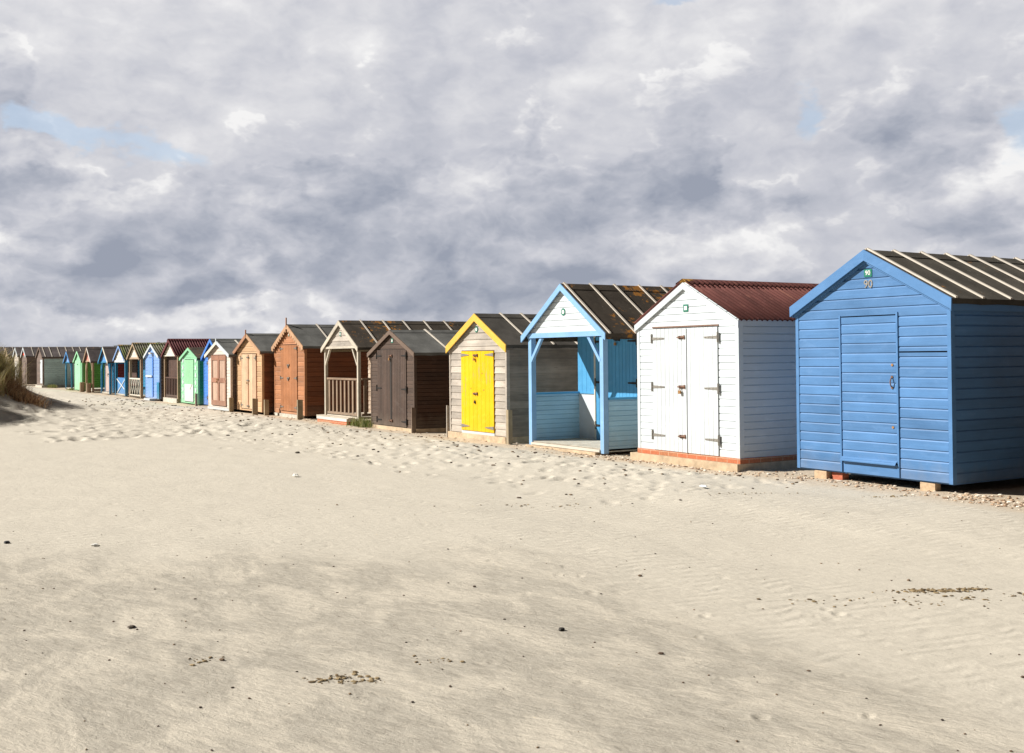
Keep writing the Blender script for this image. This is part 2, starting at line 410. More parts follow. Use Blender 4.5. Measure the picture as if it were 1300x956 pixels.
    # --- openings
    def door(s, x0, x1, z0, z1, mat, pw=.1, y=-.02, t=.022, hinges=None, hmat=None, side=-1, L=.3, split=None, lock=None, frame=None, gapmat=True):
        """plank door leaf or leaves; side=-1 hinges at left"""
        leaves = [(x0, x1, side)] if split is None else [(x0, split - .004, -1), (split + .004, x1, 1)]
        m = MB(); m.box(x0 - .014, x1 + .014, -.012, .02, z0 - .014, z1 + .014); m.build('gap_shade_panel', GAPSHADE, s.root)  # black sheet stands in for shade in the gap round the leaf
        out = []
        for a, b, sd in leaves:
            m = MB(); planks(m, a, b, y + .004, z0, z1, pw, t, rnd=s.rnd); o = m.build('door', mat, s.root); out.append(o)
            for z in (hinges or ()):
                t_hinge(o, (a - .02) if sd < 0 else (b + .02), y - t + .004, z, -sd, L, hmat)
        return out
    def posts(s, mat, w=.09, z0=0.0, z1=None, y=0.0):
        for sx in (1, -1):
            m = MB(); a, b = sorted((sx * s.h, sx * (s.h - w))); m.box(a, b, y - .02, y + w - .02, z0, (s.ze if z1 is None else z1)); m.build('post', mat, s.root)
    def header(s, mat, z0, z1, y=0.0):
        m = MB(); xx = min(s.h, s.hi(z1)) if z1 > s.ze else s.h; m.box(-s.h + .002, s.h - .002, y - .045, y + .02, z0, z1); m.build('header_beam', mat, s.root)
    def braces(s, mat, drop=.35, run=.3, zt=1.9, w=.055, y=.03, inset=.09):
        for sx in (1, -1):
            m = MB(); m.bar((sx * (s.h - inset + .01), y - .03, zt - drop), (sx * (s.h - inset - run), y - .03, zt + .005), w, .05); m.build('brace', mat, s.root)
    def railing(s, mat, a, b, z0, z1, n, y=None, x=None, bal=.045, mid=False):
        m = MB()
        def bx(p, q, zz0, zz1, th=.04):
            if y is not None: m.box(p, q, y - th / 2, y + th / 2, zz0, zz1, s.rnd.random())
            else: m.box(x - th / 2, x + th / 2, p, q, zz0, zz1, s.rnd.random())
        bx(a, b, z1 - .05, z1, .07); bx(a, b, z0, z0 + .06)
        for k in range(n):
            c = a + (b - a) * (k + .5) / n; bx(c - bal, c + bal, z0 + .06, z1 - .05, .025)
        return m.build('railing', mat, s.root)
    def low_wall(s, mat, capmat, y0, y1, z0, z1, sx, pitch=.1):
        m = MB(); x = sx * (s.h - .03)
        clad(m, lambda q, n, z: (x + sx * n, q, z), lambda z: y0, lambda z: y1, z0, z1, pitch, .02, (), s.prof, s.rnd, back=0)
        clad(m, lambda q, n, z: (x - sx * .004 - sx * n, q, z), lambda z: y0, lambda z: y1, z0, z1, pitch, .02, (), s.prof, s.rnd, back=0)
        o = m.build('low_wall', mat, s.root)
        m = MB(); m.box(x - .055, x + .055, y0 - .01, y1, z1, z1 + .035); m.build('rail', capmat, o)

def std(h, roof='felt', roofmat=None, battens=(), vmat=None, vb=.13, holes=(), front=True, y0=0.0, fascia=True, **k):
    if front: h.front_wall(holes, y=y0)
    h.side_walls(y0); h.back_wall(); h.floor()
    if h.corner: h.corners(y=y0)
    if roof == 'felt': h.felt_roof(roofmat, battens)
    else: h.sheet(roofmat)
    h.verges(vmat or h.trim, vb, mats=k.get('mats'), th=.034 if roof == 'felt' else .0, top=.006 if roof == 'felt' else 0.0, t=k.get('vt', .022))
    if fascia: h.fascia(k.get('fmat') or h.trim, k.get('fh', .12))

BLUE = painted('cornflower_blue_paint', (.080,.212,.45), .5, .11, 'h', 0, mott=.13, dirt=.2, bump=.25)
BLUET = painted('cornflower_blue_trim', (.085,.225,.475), .48, .07, 'n', 0, mott=.08, dirt=.05)
WHITE = painted('white_gloss_paint', (.65,.71,.75), .45, .05, 'h', .015, (.5,.46,.4), mott=.05, dirt=.22, bump=.1)
WHITEV = painted('white_door_paint', (.66,.71,.745), .45, .05, 'v', .02, (.5,.46,.4), mott=.05, dirt=.2, bump=.1)
OLDWHITE = painted('weathered_white_paint', (.72,.69,.66), .7, .08, 'h', .3, (.42,.33,.26), mott=.1)
SKYB = painted('sky_blue_paint', (.09,.37,.68), .45, .07, 'v', .0, mott=.08, dirt=.1)
DUCK = painted('pale_blue_boards', (.37,.62,.80), .5, .05, 'h', 0, mott=.06, dirt=.25)
SKYT = painted('pale_sky_blue_trim', (.26,.49,.80), .45, .05, 'n', 0, mott=.07, dirt=.1)
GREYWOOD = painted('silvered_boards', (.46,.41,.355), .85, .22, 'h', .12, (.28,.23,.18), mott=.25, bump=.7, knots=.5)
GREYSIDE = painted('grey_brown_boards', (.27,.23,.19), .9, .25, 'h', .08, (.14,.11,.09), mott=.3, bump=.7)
YELLOW = painted('bright_yellow_paint', (.90,.53,.0), .42, .05, 'v', .2, (.45,.30,.12), mott=.05, dirt=.05)
YELT = painted('faded_yellow_trim', (.80,.48,.07), .6, .05, 'n', .05, mott=.1, dirt=0)
DKBROWN = painted('dark_brown_stain', (.085,.053,.038), .7, .15, 'h', 0, mott=.2, dirt=.15)
DKBROWNV = painted('dark_brown_door_stain', (.075,.046,.034), .7, .25, 'v', 0, mott=.2, dirt=.15)
DKT = painted('warm_brown_trim', (.17,.115,.085), .7, .1, 'n', 0, mott=.15)
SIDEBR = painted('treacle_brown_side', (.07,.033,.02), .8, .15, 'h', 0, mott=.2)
ORANGE = painted('orange_cedar_boards', (.43,.185,.082), .65, .2, 'h', 0, mott=.16, knots=.3, dirt=.2)
ORANGEV = painted('orange_cedar_door', (.41,.165,.065), .6, .14, 'v', 0, mott=.14, dirt=.1)
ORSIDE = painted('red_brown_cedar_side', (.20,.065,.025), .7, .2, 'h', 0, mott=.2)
ORT = painted('pale_cedar_trim', (.52,.31,.18), .65, .12, 'n', 0, mott=.15)
PALE = painted('honey_pine_boards', (.60,.375,.205), .65, .14, 'h', 0, mott=.12, knots=.2, dirt=.15)
PALEV = painted('honey_pine_door', (.64,.45,.29), .65, .22, 'v', .05, (.5,.15,.06), mott=.12)
PALET = painted('pink_brown_trim', (.42,.21,.12), .6, .1, 'n', 0, mott=.15)
REDBR = painted('brick_red_boards', (.42,.17,.08), .6, .1, 'v', 0, mott=.15)
PINKW = painted('chalky_pink_white_boards', (.74,.64,.57), .7, .06, 'h', .12, (.5,.33,.25), mott=.08)
ROSEWD = painted('rose_brown_door', (.34,.16,.10), .7, .12, 'v', .15, (.6,.45,.36), mott=.2)
ROSEL = painted('pale_rose_panel', (.50,.34,.25), .7, .12, 'v', .1, mott=.15)
CREAMT = painted('cream_trim', (.74,.70,.60), .6, .05, 'n', 0, mott=.1)
BBLUE = painted('bright_blue_paint', (.05,.23,.72), .45, .05, 'h', 0, mott=.08)
GREENL = painted('pale_green_paint', (.28,.64,.38), .5, .06, 'h', 0, mott=.06, dirt=.1)
GREENLV = painted('pale_green_door', (.31,.66,.38), .5, .05, 'v', 0, mott=.06, dirt=.1)
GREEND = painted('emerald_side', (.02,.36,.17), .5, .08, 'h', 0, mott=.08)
MINT = painted('mint_green_boards', (.36,.76,.46), .5, .06, 'v', 0, mott=.06)
LEAF = painted('leaf_green_boards', (.14,.36,.09), .55, .1, 'h', 0, mott=.1)
MAROONW = painted('brown_porch_boards', (.075,.034,.022), .7, .2, 'v', 0, mott=.2)
PERI = painted('periwinkle_paint', (.21,.38,.76), .5, .05, 'h', 0, mott=.06)
PERIV = painted('periwinkle_door', (.20,.38,.78), .5, .05, 'v', 0, mott=.06)
TEAL = painted('teal_blue_paint', (.015,.22,.42), .5, .08, 'v', 0, mott=.1)
MIDB = painted('mid_blue_gable', (.07,.28,.62), .5, .08, 'h', 0, mott=.08)
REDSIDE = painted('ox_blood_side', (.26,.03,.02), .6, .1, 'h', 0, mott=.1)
PINKD = painted('faded_pink_door', (.52,.40,.36), .6, .1, 'v', 0, mott=.1)
CORAL = painted('coral_gable', (.72,.28,.22), .6, .06, 'h', 0, mott=.08)
DRIFT = painted('driftwood_posts', (.42,.30,.20), .8, .1, 'v', 0, mott=.2)
PALEB = painted('duck_egg_side', (.50,.66,.68), .6, .1, 'h', .2, (.22,.28,.28), mott=.1)
BROWNSIDE = painted('brown_weatherboard', (.17,.12,.10), .8, .15, 'h', .1, mott=.2)
REDT = painted('red_gable', (.75,.07,.02), .5, .06, 'h', 0, mott=.06)
F_DARK = felt('charcoal_felt', (.10,.092,.082), 0.0)
F_LICH = felt('felt_with_lichen', (.085,.07,.055), .42)
F_BRN = felt('brown_grey_felt', (.10,.09,.075), .1)
F_SLATE = felt('slate_grey_felt', (.155,.155,.148), .0)
F_PURP = felt('purple_grey_felt', (.13,.11,.11), .1)
S_MAR = sheet_roof('maroon_corrugated_sheet', (.17,.06,.052), (.21,.085,.065), .1)
S_MAR2 = sheet_roof('dark_maroon_sheet', (.13,.03,.035))
S_GRN = sheet_roof('mossy_corrugated_sheet', (.20,.19,.13), (.16,.20,.05), .3)

# ---- number 90, the blue hut nearest the camera
h = Hut('large blue weatherboard hut nearest the camera with green number 90 plate and batten roof', -10.61, -8.21, 10.9, 3.6, .14, 2.26, 2.89, BLUE, BLUE, BLUET, .122, .055, .06)
D0, D1 = -.43, .44
h.front_wall(holes=[(D0, D1, h.zb, 2.115), (D1 + .03, h.h - .05, h.zb, 1.665)])
m = MB(); m.box(D0 - .01, h.h - .05, .002, .028, h.zb, 2.12); m.build('gap_shade_panel', GAPSHADE, h.root)  # black sheet paints the shadow lines round door and shutter
m = MB(); clad(m, lambda q, n, z: (q, -.006 - n, z), lambda z: D0 + .012, lambda z: D1 - .006, h.zb + .17, 2.10, .122, .02, (), SHIP, h.rnd)
dr = m.build('door', BLUE, h.root)
m = MB(); m.box(D0 + .0, D1 - .01, -.055, -.03, h.zb + .155, h.zb + .18); m.prism([(D0, -.027, h.zb+.2), (D0, -.027, h.zb+.15), (D0, -.07, h.zb+.145), (D0, -.07, h.zb+.158)], [(D1-.01, -.027, h.zb+.2), (D1-.01, -.027, h.zb+.15), (D1-.01, -.07, h.zb+.145), (D1-.01, -.07, h.zb+.158)])
m.build('weather_bar', BLUET, dr)
m = MB(); clad(m, lambda q, n, z: (q, -.002 - n, z), lambda z: D0 + .02, lambda z: D1 - .006, h.zb, h.zb + .16, .16, .02, (), FLAT, h.rnd); m.build('threshold_board', BLUET, h.root)
m = MB(); clad(m, lambda q, n, z: (q, -.001 - n, z), lambda z: D1 + .034, lambda z: h.h - .05, h.zb, 1.648, .122, .02, (), SHIP, h.rnd); m.build('shutter', BLUE, h.root)
m = MB(); m.box(D1 - .004, D1 + .022, -.034, 0, h.zb, 2.14); m.build('door_trim', BLUET, h.root)
m = MB(); m.box(D0 - .028, D0 - .004, -.028, 0, h.zb, 2.125); m.build('door_trim', BLUET, h.root)
m = MB()
for k in range(9):
    a0, a1 = math.pi * k / 9, math.pi * (k + 1) / 9
    m.cyl((D1 - .07, -.03 - .035 * math.sin(a0), 1.29 + .055 * math.cos(a0)), (D1 - .07, -.03 - .035 * math.sin(a1), 1.29 + .055 * math.cos(a1)), .007, 8)
for dz in (.065, -.065): m.cyl((D1 - .07, -.02, 1.29 + dz), (D1 - .07, -.036, 1.29 + dz), .016, 10)
m.build('handle', RUSTY, dr)
for zz in (1.50, .745):
    m = MB(); m.cyl((D1 - .065, -.02, zz), (D1 - .065, -.034, zz), .016, 12); m.build('bolt', BRASS, dr)
h.side_walls(); h.back_wall(); h.floor(BLUET); h.corners(BLUET)
h.felt_roof(F_BRN, [.0 + .5 * k for k in range(8)]); h.verges(BLUET, .135, .022); h.fascia(BLUET, .14)
for sx in (1, -1):   # thin second strip under each bargeboard
    m = MB(); P = lambda x, dz, y: (sx * x, y, h.roofz(x) + dz)
    m.prism([P(0, -.125, -.045), P(h.h + .02, -.125, -.045), P(h.h + .02, -.05, -.045), P(0, -.05, -.045)], [P(0, -.125, -.022), P(h.h + .02, -.125, -.022), P(h.h + .02, -.05, -.022), P(0, -.05, -.022)]); m.build('bargeboard_strip', BLUET, h.root)
number_plate(h.root, .02, -.022, 2.64, .12, .095, '90'); lettering('90', .14, (.02, -.024, 2.50), STEEL, h.root, 'numerals', .006, .001)
H90 = h

# ---- white hut with corrugated roof
h = Hut('white weatherboard hut with double doors, maroon corrugated roof and orange brick course', -14.05, -11.72, 10.9, 3.2, .165, 2.15, 2.75, WHITE, WHITE, WHITE, .105, .03, .035)
c = -12.885; L0, L1 = -13.64 - c, -12.15 - c
h.front_wall(holes=[(L0, L1, .165, 2.06)]); h.side_walls(); h.back_wall(); h.corners(WHITE, w=.06)
h.sheet(S_MAR); h.verges(WHITE, .10, th=-.012, top=0)
h.floor()
m = MB(); m.box(-h.h - .015, h.h + .015, -.03, h.d, .09, .165); m.build('brick_course', BRICK, h.root)
h.plinth(CONC, .088, .13, .02, .09)
ds = h.door(L0, L1, .17, 2.05, WHITEV, .105, split=.04, hinges=(1.90, 1.15, .40), L=.3)
for zz, lk in ((1.91, False), (1.16, True), (.41, False)): pad_bolt(ds[0], -.06, -.04, zz, lk)
m = MB(); m.box(L0 - .02, L1 + .02, -.032, -.02, 2.065, 2.085); m.build('door_head', RUSTY, h.root)
number_plate(h.root, .03, -.022, 2.35, .11, .11)
m = MB(); m.box(.03, .055, -.05, -.02, .17, 2.04); m.build('door_strip', WHITEV, ds[1])

# ---- sky-blue hut with porch
h = Hut('sky blue hut with open porch, white boarded gable and lichen spotted batten roof', -17.34, -14.99, 10.9, 3.4, .04, 2.08, 2.88, WHITE, WHITE, SKYT, .11, .15, .07, corner=False)
PD = 1.1
h.gable(2.06, WHITE); h.header(SKYT, 1.975, 2.062); h.posts(SKYT, .1, 0, 1.975); h.braces(SKYT, .42, .34, 1.975, .06, inset=.1)
dx0, dx1 = -16.73 + 16.165, -15.5 + 16.165
h.front_wall(y=PD, holes=[(-h.h, h.h, .04, 2.03)], mat=WHITE, name='inner_wall')
for a, b in ((-h.h + .02, dx0 - .03), (dx1 + .03, h.h - .02)):
    m = MB(); planks(m, a, b, PD, .95, 2.03, .14, rnd=h.rnd); m.build('wall_panel', SKYB, h.root)
    m = MB(); planks(m, a, b, PD, .04, .93, .6, rnd=h.rnd); m.build('wall_panel', WHITE, h.root)
    m = MB(); m.box(a, b, PD - .04, PD, .93, .965); m.build('rail', SKYB, h.root)
h.root_door = []
m = MB(); m.box(dx0 - .03, dx1 + .03, PD - .004, PD + .03, .04, 2.03); m.build('gap_shade_panel', GAPSHADE, h.root)
mid = (dx0 + dx1) / 2
for a, b, sd in ((dx0, mid - .004, -1), (mid + .004, dx1, 1)):
    m = MB(); planks(m, a, b, PD - .005, .06, 1.99, .1, rnd=h.rnd); dd = m.build('door', SKYB, h.root)
    for zz in (1.15, .35, 1.9): t_hinge(dd, a - .015 if sd < 0 else b + .015, PD - .028, zz, -sd, .26, BLACKIRON)
    if sd > 0: pad_bolt(dd, a + .05, PD - .028, 1.93, True, BLACKIRON)
m = MB(); m.box(dx0 - .035, dx0 - .004, PD - .045, PD, .04, 2.03); m.build('door_frame', CREAMT, h.root)
h.side_walls(PD); h.back_wall(); h.floor(FLOORC)
h.low_wall(DUCK, SKYB, .09, PD - .01, .04, .90, 1, .085); h.low_wall(DUCK, SKYB, .09, PD - .01, .05, .93, -1, .085)
m = MB(); m.box(-h.h + .1, h.h - .1, -.045, .02, .02, .06); m.build('floor_edge', BATTEN, h.root)
m = MB(); m.box(-h.h - .02, h.h - .16, -.09, .2, -.2, .012); m.build('step', CONC, h.root)
m = MB(); m.box(-h.h + .02, h.h - .1, .0, PD, .072, .082); m.build('porch_floor', FLOORC, h.root)
h.felt_roof(F_LICH, [.0, .56, 1.1, 1.66, 2.2, 2.76, 3.3]); h.verges(SKYT, .12); h.fascia(F_LICH, .1)
m = MB(); m.box(-h.h + .02, h.h - .02, .03, PD, 2.07, 2.085); m.build('porch_ceiling', CREAMT, h.root)
number_plate(h.root, 0, -.022, 2.42, .13, .13, None, True)

# ---- grey hut with the yellow door
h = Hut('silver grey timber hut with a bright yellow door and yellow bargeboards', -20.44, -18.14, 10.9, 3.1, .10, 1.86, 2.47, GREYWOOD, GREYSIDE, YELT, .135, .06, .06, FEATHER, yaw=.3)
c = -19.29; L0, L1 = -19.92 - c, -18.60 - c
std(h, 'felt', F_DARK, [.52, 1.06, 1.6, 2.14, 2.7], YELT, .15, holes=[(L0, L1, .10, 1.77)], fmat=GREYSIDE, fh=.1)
d = h.door(L0 + .01, L1 - .01, .15, 1.755, YELLOW, .165)[0]
for zz in (1.68, .24):
    for sd, xx in ((1, L0 + .015), (-1, L1 - .015)):
        m = MB(); m.prism([(xx, -.046, zz - .035), (xx + sd * .33, -.046, zz - .006), (xx + sd * .33, -.046, zz + .006), (xx, -.046, zz + .035)], [(xx, -.0385, zz - .035), (xx + sd * .33, -.0385, zz - .006), (xx + sd * .33, -.0385, zz + .006), (xx, -.0385, zz + .035)])
        m.build('hinge', STEEL, d)
pad_bolt(d, -.02, -.038, 1.67, True); pad_bolt(d, -.03, -.038, .90, False); padlock(d, -.05, -.038, .78, BLACKIRON)
for (xx, zz) in ((.24, 1.31), (-.22, 1.0), (.3, .98), (0, .88)):
    m = MB(); m.cyl((xx, -.03, zz), (xx, -.041, zz), .014, 8); m.build('bolt_head', RUSTY, d)
m = MB(); m.box(L0, L1, -.03, 0, .08, .14); m.build('threshold_board', WHITE, h.root)
h.plinth(CONC, .09, .03, .0, .06)
number_plate(h.root, 0, -.022, 2.19, .12, .12, None, True)

# ---- dark brown hut
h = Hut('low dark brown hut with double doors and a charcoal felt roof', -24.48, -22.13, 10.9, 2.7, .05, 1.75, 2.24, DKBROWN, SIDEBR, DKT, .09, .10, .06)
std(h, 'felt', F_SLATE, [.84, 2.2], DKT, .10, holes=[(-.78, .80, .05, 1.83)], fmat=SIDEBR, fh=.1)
ds = h.door(-.77, .79, .06, 1.82, DKBROWNV, .09, split=.0, hinges=(1.68, .92, .18), hmat=BLACKIRON, L=.26)
m = MB(); m.box(-.03, .03, -.046, -.03, .2, 1.7); m.build('door_strip', BLACKIRON, ds[0])  # black strip stands in for the dark gap between the leaves
for zz in (1.68, .18): pad_bolt(ds[0], -.01, -.044, zz, zz > 1, RUSTY)
number_plate(h.root, .04, -.022, 2.03, .1, .1)
m = MB(); m.box(-h.h + .2, h.h + .05, -.08, -.02, -.1, .045); m.box(h.h + .0, h.h + .08, -.06, 2.6, -.1, .045); m.build('plinth', CONC, h.root)

# ---- open-porch bare timber hut
h = Hut('bare weathered timber hut with open porch, baluster railing and white brick step', -27.49, -25.26, 10.9, 3.6, .14, 1.92, 2.56, GREYWOOD, GREYWOOD, POSTW, .12, .10, .06, FEATHER, corner=False)
PD = 1.25
WOODT = painted('bleached_timber_trim', (.58,.52,.43), .8, .1, 'n', 0, mott=.2)
OLDB = painted('brown_bleached_planks', (.34,.25,.18), .8, .15, 'v', .3, (.6,.5,.4), mott=.25)
h.gable(1.93, GREYWOOD, pitch=.14); h.posts(WOODT, .075, .0, 1.93); h.header(WOODT, 1.88, 1.935); h.braces(WOODT, .42, .3, 1.88, .05, inset=.075)
h.front_wall(y=PD, holes=[(-.6, .6, .14, 1.8)], mat=OLDB, name='inner_wall')
m = MB(); planks(m, -.59, .59, PD - .01, .16, 1.79, .12, rnd=h.rnd); m.build('door', OLDB, h.root)
h.side_walls(PD, OLDB); h.back_wall(); h.floor(WOODT)
RAILW = painted('brown_rail_timber', (.30,.21,.145), .85, .15, 'v', .05, mott=.2)
h.railing(RAILW, -h.h + .08, h.h - .08, .19, 1.13, 8, y=.04); h.railing(RAILW, .1, PD, .19, 1.13, 6, x=h.h - .05)
m = MB(); planks(m, .78, h.h - .01, 1.1, .16, 1.9, .1, rnd=h.rnd); m.build('wall_panel', OLDB, h.root)
h.felt_roof(F_LICH, [.55, 1.15, 1.73, 2.36, 2.96]); h.verges(WOODT, .12); h.fascia(POSTW, .1)
m = MB(); m.box(-h.h - .22, h.h - .42, -.16, .25, .045, .12); st = m.build('step', painted('white_painted_brick', (.75,.72,.68), .8, .05, 'n', .25, (.5,.2,.12), mott=.1, dirt=.1), h.root)
m = MB(); m.box(-h.h - .2, h.h - .44, -.15, .25, -.2, .045); m.build('brick_footing', BRICK, h.root)
m = MB(); m.box(-h.h - .22, h.h - .3, -.165, .25, .12, .145); m.build('step_board', WOODT, h.root)
number_plate(h.root, 0, -.022, 2.25, .1, .1)

# ---- orange cedar hut
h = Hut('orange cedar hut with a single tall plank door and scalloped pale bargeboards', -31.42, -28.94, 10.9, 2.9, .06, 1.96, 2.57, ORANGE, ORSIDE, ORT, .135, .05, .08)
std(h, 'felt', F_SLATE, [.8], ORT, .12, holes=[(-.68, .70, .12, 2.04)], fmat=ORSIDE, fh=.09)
d = h.door(-.66, .68, .14, 2.02, ORANGEV, .22)[0]
for zz in (1.92, 1.08, .25):
    for sd in (1, -1): t_hinge(d, .01 - sd * .66, -.04, zz, sd, .22, STEEL, .1)
for zz in (1.45, 1.08): pad_bolt(d, 0, -.042, zz, False, STEEL); padlock(d, .0, -.05, zz, STEEL)
m = MB(); m.bar((0, -.1, 2.52), (0, -.1, 2.80), .04, .03); m.build('finial', PALET, h.root)
m = MB()
for k in range(9):   # scallops under the left and right bargeboards
    for sx in (1, -1):
        xx = .1 + k * .135; z = h.roofz(xx) - .1; m.cyl((sx * xx, -.1, z), (sx * xx, -.083, z), .045, 12)
m.build('scalloped_edge', ORT, h.root)
number_plate(h.root, 0, -.022, 2.33, .09, .12)
m = MB(); m.box(-h.h, h.h - .1, -.06, 0, -.1, .055); m.build('threshold_board', CONCW, h.root)

# ---- honey pine hut
h = Hut('honey coloured pine hut with striped double doors between two orange neighbours posts', -34.10, -31.66, 10.6, 2.8, .06, 1.86, 2.37, PALE, ORSIDE, PALET, .15, .10, .10)
h.root['label'] = 'honey pine hut with red edged striped double doors and a plain grey felt roof'
std(h, 'felt', F_SLATE, [], PALET, .12, holes=[(-.76, .76, .1, 1.80)], fmat=ORSIDE, fh=.08, mats={1: ORT, -1: PALET})
ds = h.door(-.70, .70, .12, 1.78, PALEV, .17, split=0, hinges=(1.66, .22), L=.2)
for xx in (-.73, .71):
    m = MB(); m.box(xx, xx + .035, -.04, -.015, .1, 1.8); m.build('door_frame', REDBR, h.root)
m = MB(); m.box(-.03, .03, -.05, -.03, .14, 1.76); m.build('door_strip', REDBR, ds[0])
for zz in (1.68, .98, .2): pad_bolt(ds[0], -.01, -.05, zz, zz == .98, STEEL)
m = MB(); m.bar((0, -.12, 2.3), (0, -.12, 2.52), .04, .03); m.build('finial', REDBR, h.root)

# ---- chalky white hut with rose-brown door
h = Hut('chalky white hut with a panelled rose brown double door and cream bargeboards', -36.62, -34.16, 10.42, 2.6, .08, 1.78, 2.19, PINKW, BROWNSIDE, CREAMT, .1, .12, .10)
std(h, 'felt', F_SLATE, [.5, 1.3], CREAMT, .11, holes=[(-.80, .84, .12, 1.78)], fmat=BROWNSIDE, fh=.08, mats={1: WHITE, -1: CREAMT})
ds = h.door(-.78, .82, .14, 1.76, ROSEL, .2, split=.02)
for di, (a, b) in zip(ds, ((-.78, .016), (.024, .82))):
    m = MB()
    for q in ((a, a + .11, .14, 1.76), (b - .09, b, .14, 1.76)): m.box(q[0], q[1], -.056, -.037, q[2], q[3], h.rnd.random())
    for z0, z1 in ((.14, .3), (.88, 1.03), (1.6, 1.76)): m.box(a + .11, b - .09, -.054, -.037, z0, z1, h.rnd.random())
    m.build('door_rail', ROSEWD, di)
pad_bolt(ds[0], -.05, -.056, .98, True, BRASS)
m = MB(); m.bar((0, -.12, 2.1), (0, -.12, 2.30), .07, .02); m.build('finial', WHITE, h.root)
m = MB(); m.box(-h.h, h.h - .1, -.05, 0, .0, .075); m.build('threshold_board', WHITE, h.root)

# ---- bright blue hut mostly hidden
h = Hut('narrow bright blue hut mostly hidden behind the chalky white hut', -38.86, -36.86, 10.9, 2.5, .05, 1.72, 2.30, BBLUE, BBLUE, BBLUE, .12, .12, .08)
std(h, 'felt', F_SLATE, [], BBLUE, .12, holes=[(-.5, .5, .1, 1.75)]); h.door(-.48, .48, .12, 1.73, BBLUE, .12, hinges=(1.5, .3))

# ---- pale green hut with chequered strips
h = Hut('pale green hut with white chequer squares either side of a half white door', -42.12, -39.80, 10.95, 2.5, .02, 1.66, 2.03, GREENL, GREEND, GREENL, .12, .06, .06)
std(h, 'felt', F_LICH, [.6, 1.1], GREENL, .10, holes=[(-.62, .62, .06, 1.64)], fmat=GREEND, fh=.07)
ds = h.door(-.60, .60, .08, 1.62, GREENLV, .15)
m = MB(); m.box(-.59, .59, -.044, -.036, .09, .72); m.build('lower_panel', WHITE, ds[0])
for k in range(6):
    for xx in (-.86, .86):
        m = MB(); z = .25 + k * .27; m.prism([(xx - .1, -.03, z), (xx - .04, -.03, z - .09), (xx + .04, -.03, z - .09), (xx + .1, -.03, z), (xx + .04, -.03, z + .09), (xx - .04, -.03, z + .09)], [(xx - .1, -.008, z), (xx - .04, -.008, z - .09), (xx + .04, -.008, z - .09), (xx + .1, -.008, z), (xx + .04, -.008, z + .09), (xx - .04, -.008, z + .09)]); m.build('white_square', WHITE, h.root)
m = MB(); m.bar((.15, -.048, .55), (.45, -.048, .72), .05, .02); m.build('door_latch', CREAMT, ds[0])

# ---- brown porch hut with maroon corrugated roof
h = Hut('tall brown porch hut with cream gable and dark maroon corrugated roof', -44.50, -42.42, 10.9, 3.1, .15, 1.84, 2.40, CREAMT, MAROONW, MAROONW, .12, .12, .10, corner=False)
PD = 1.2
h.gable(1.80, CREAMT); h.posts(DRIFT, .08, 0, 1.84); h.header(CREAMT, 1.76, 1.80)
h.front_wall(y=PD, mat=MAROONW, name='inner_wall'); h.side_walls(PD, BROWNSIDE); h.back_wall(); h.floor(MAROONW)
h.railing(MAROONW, -h.h + .08, h.h - .08, .2, .95, 8, y=.04); h.railing(MAROONW, .1, PD, .2, .95, 5, x=h.h - .05)
for sx in (-1,): m = MB(); planks(m, -h.h + .0, -h.h + .05, PD, .15, 1.8, .05); m.build('wall_panel', MAROONW, h.root)
h.sheet(S_MAR2); h.verges(S_MAR2, .09, th=.01, top=0)
h.plinth(CONCW, .14, .0, -.02, .06)
m = MB(); planks(m, -h.h + .09, h.h - .09, .14, .15, 1.75, .13, rnd=h.rnd); m.build('porch_screen', MAROONW, h.root)

# ---- periwinkle hut
h = Hut('periwinkle blue hut with white bargeboards and a mossy corrugated roof', -47.62, -45.24, 10.9, 2.9, .06, 1.80, 2.28, PERI, BROWNSIDE, WHITE, .14, .06, .08)
std(h, 'sheet', S_GRN, (), WHITE, .10, holes=[(-.62, .1, .1, 1.72)], fascia=False)
d = h.door(-.60, .08, .1, 1.70, PERIV, .2, hinges=())[0]
m = MB(); m.box(.1, .2, -.05, -.02, .12, 1.74); m.build('door_post', BBLUE, h.root)
m = MB(); m.box(-.9, .16, -.09, -.02, .92, .99); m.build('shelf', WHITE, h.root)
m = MB(); m.box(-.15, .2, -.14, -.02, 1.86, 1.93); m.build('lamp_box', CREAMT, h.root)
m = MB(); m.box(-.3, .7, -.3, .0, -.02, .06); m.build('step', WHITE, h.root)
m = MB(); m.box(h.h - .35, h.h + .02, -.05, -.02, .05, .72); m.build('windbreak_board', TEAL, h.root)

# ---- brown-post porch hut
h = Hut('porch hut with bare brown posts, cream gable and lattice gate', -50.72, -48.52, 10.9, 2.9, .06, 1.74, 2.34, CREAMT, BROWNSIDE, DRIFT, .12, .12, .10, corner=False)
PD = 1.2
h.gable(1.74, CREAMT); h.posts(DRIFT, .1, 0, 1.74); h.header(DRIFT, 1.66, 1.74)
h.front_wall(y=.5, mat=TEAL, name='inner_wall'); h.side_walls(PD, PINKW); h.back_wall(); h.floor(FLOORC)
m = MB(); m.box(.45, .7, .44, .48, .1, 1.6); m.build('door_frame', WHITE, h.root)
m = MB()
for k in range(0, 9, 2):
    a = -h.h + .1 + k * .22; m.bar((a, .0, .12), (a + .42 if a + .42 < h.h - .1 else h.h - .1, .0, .78), .035, .02); m.bar((a, .02, .78), (a + .42 if a + .42 < h.h - .1 else h.h - .1, .02, .12), .035, .02)
m.box(-h.h + .1, h.h - .1, -.03, .03, .78, .84); m.box(-h.h + .1, h.h - .1, -.02, .03, .07, .12); m.build('lattice_gate', CREAMT, h.root)
h.sheet(S_GRN); h.verges(DRIFT, .08, th=.01, top=0)

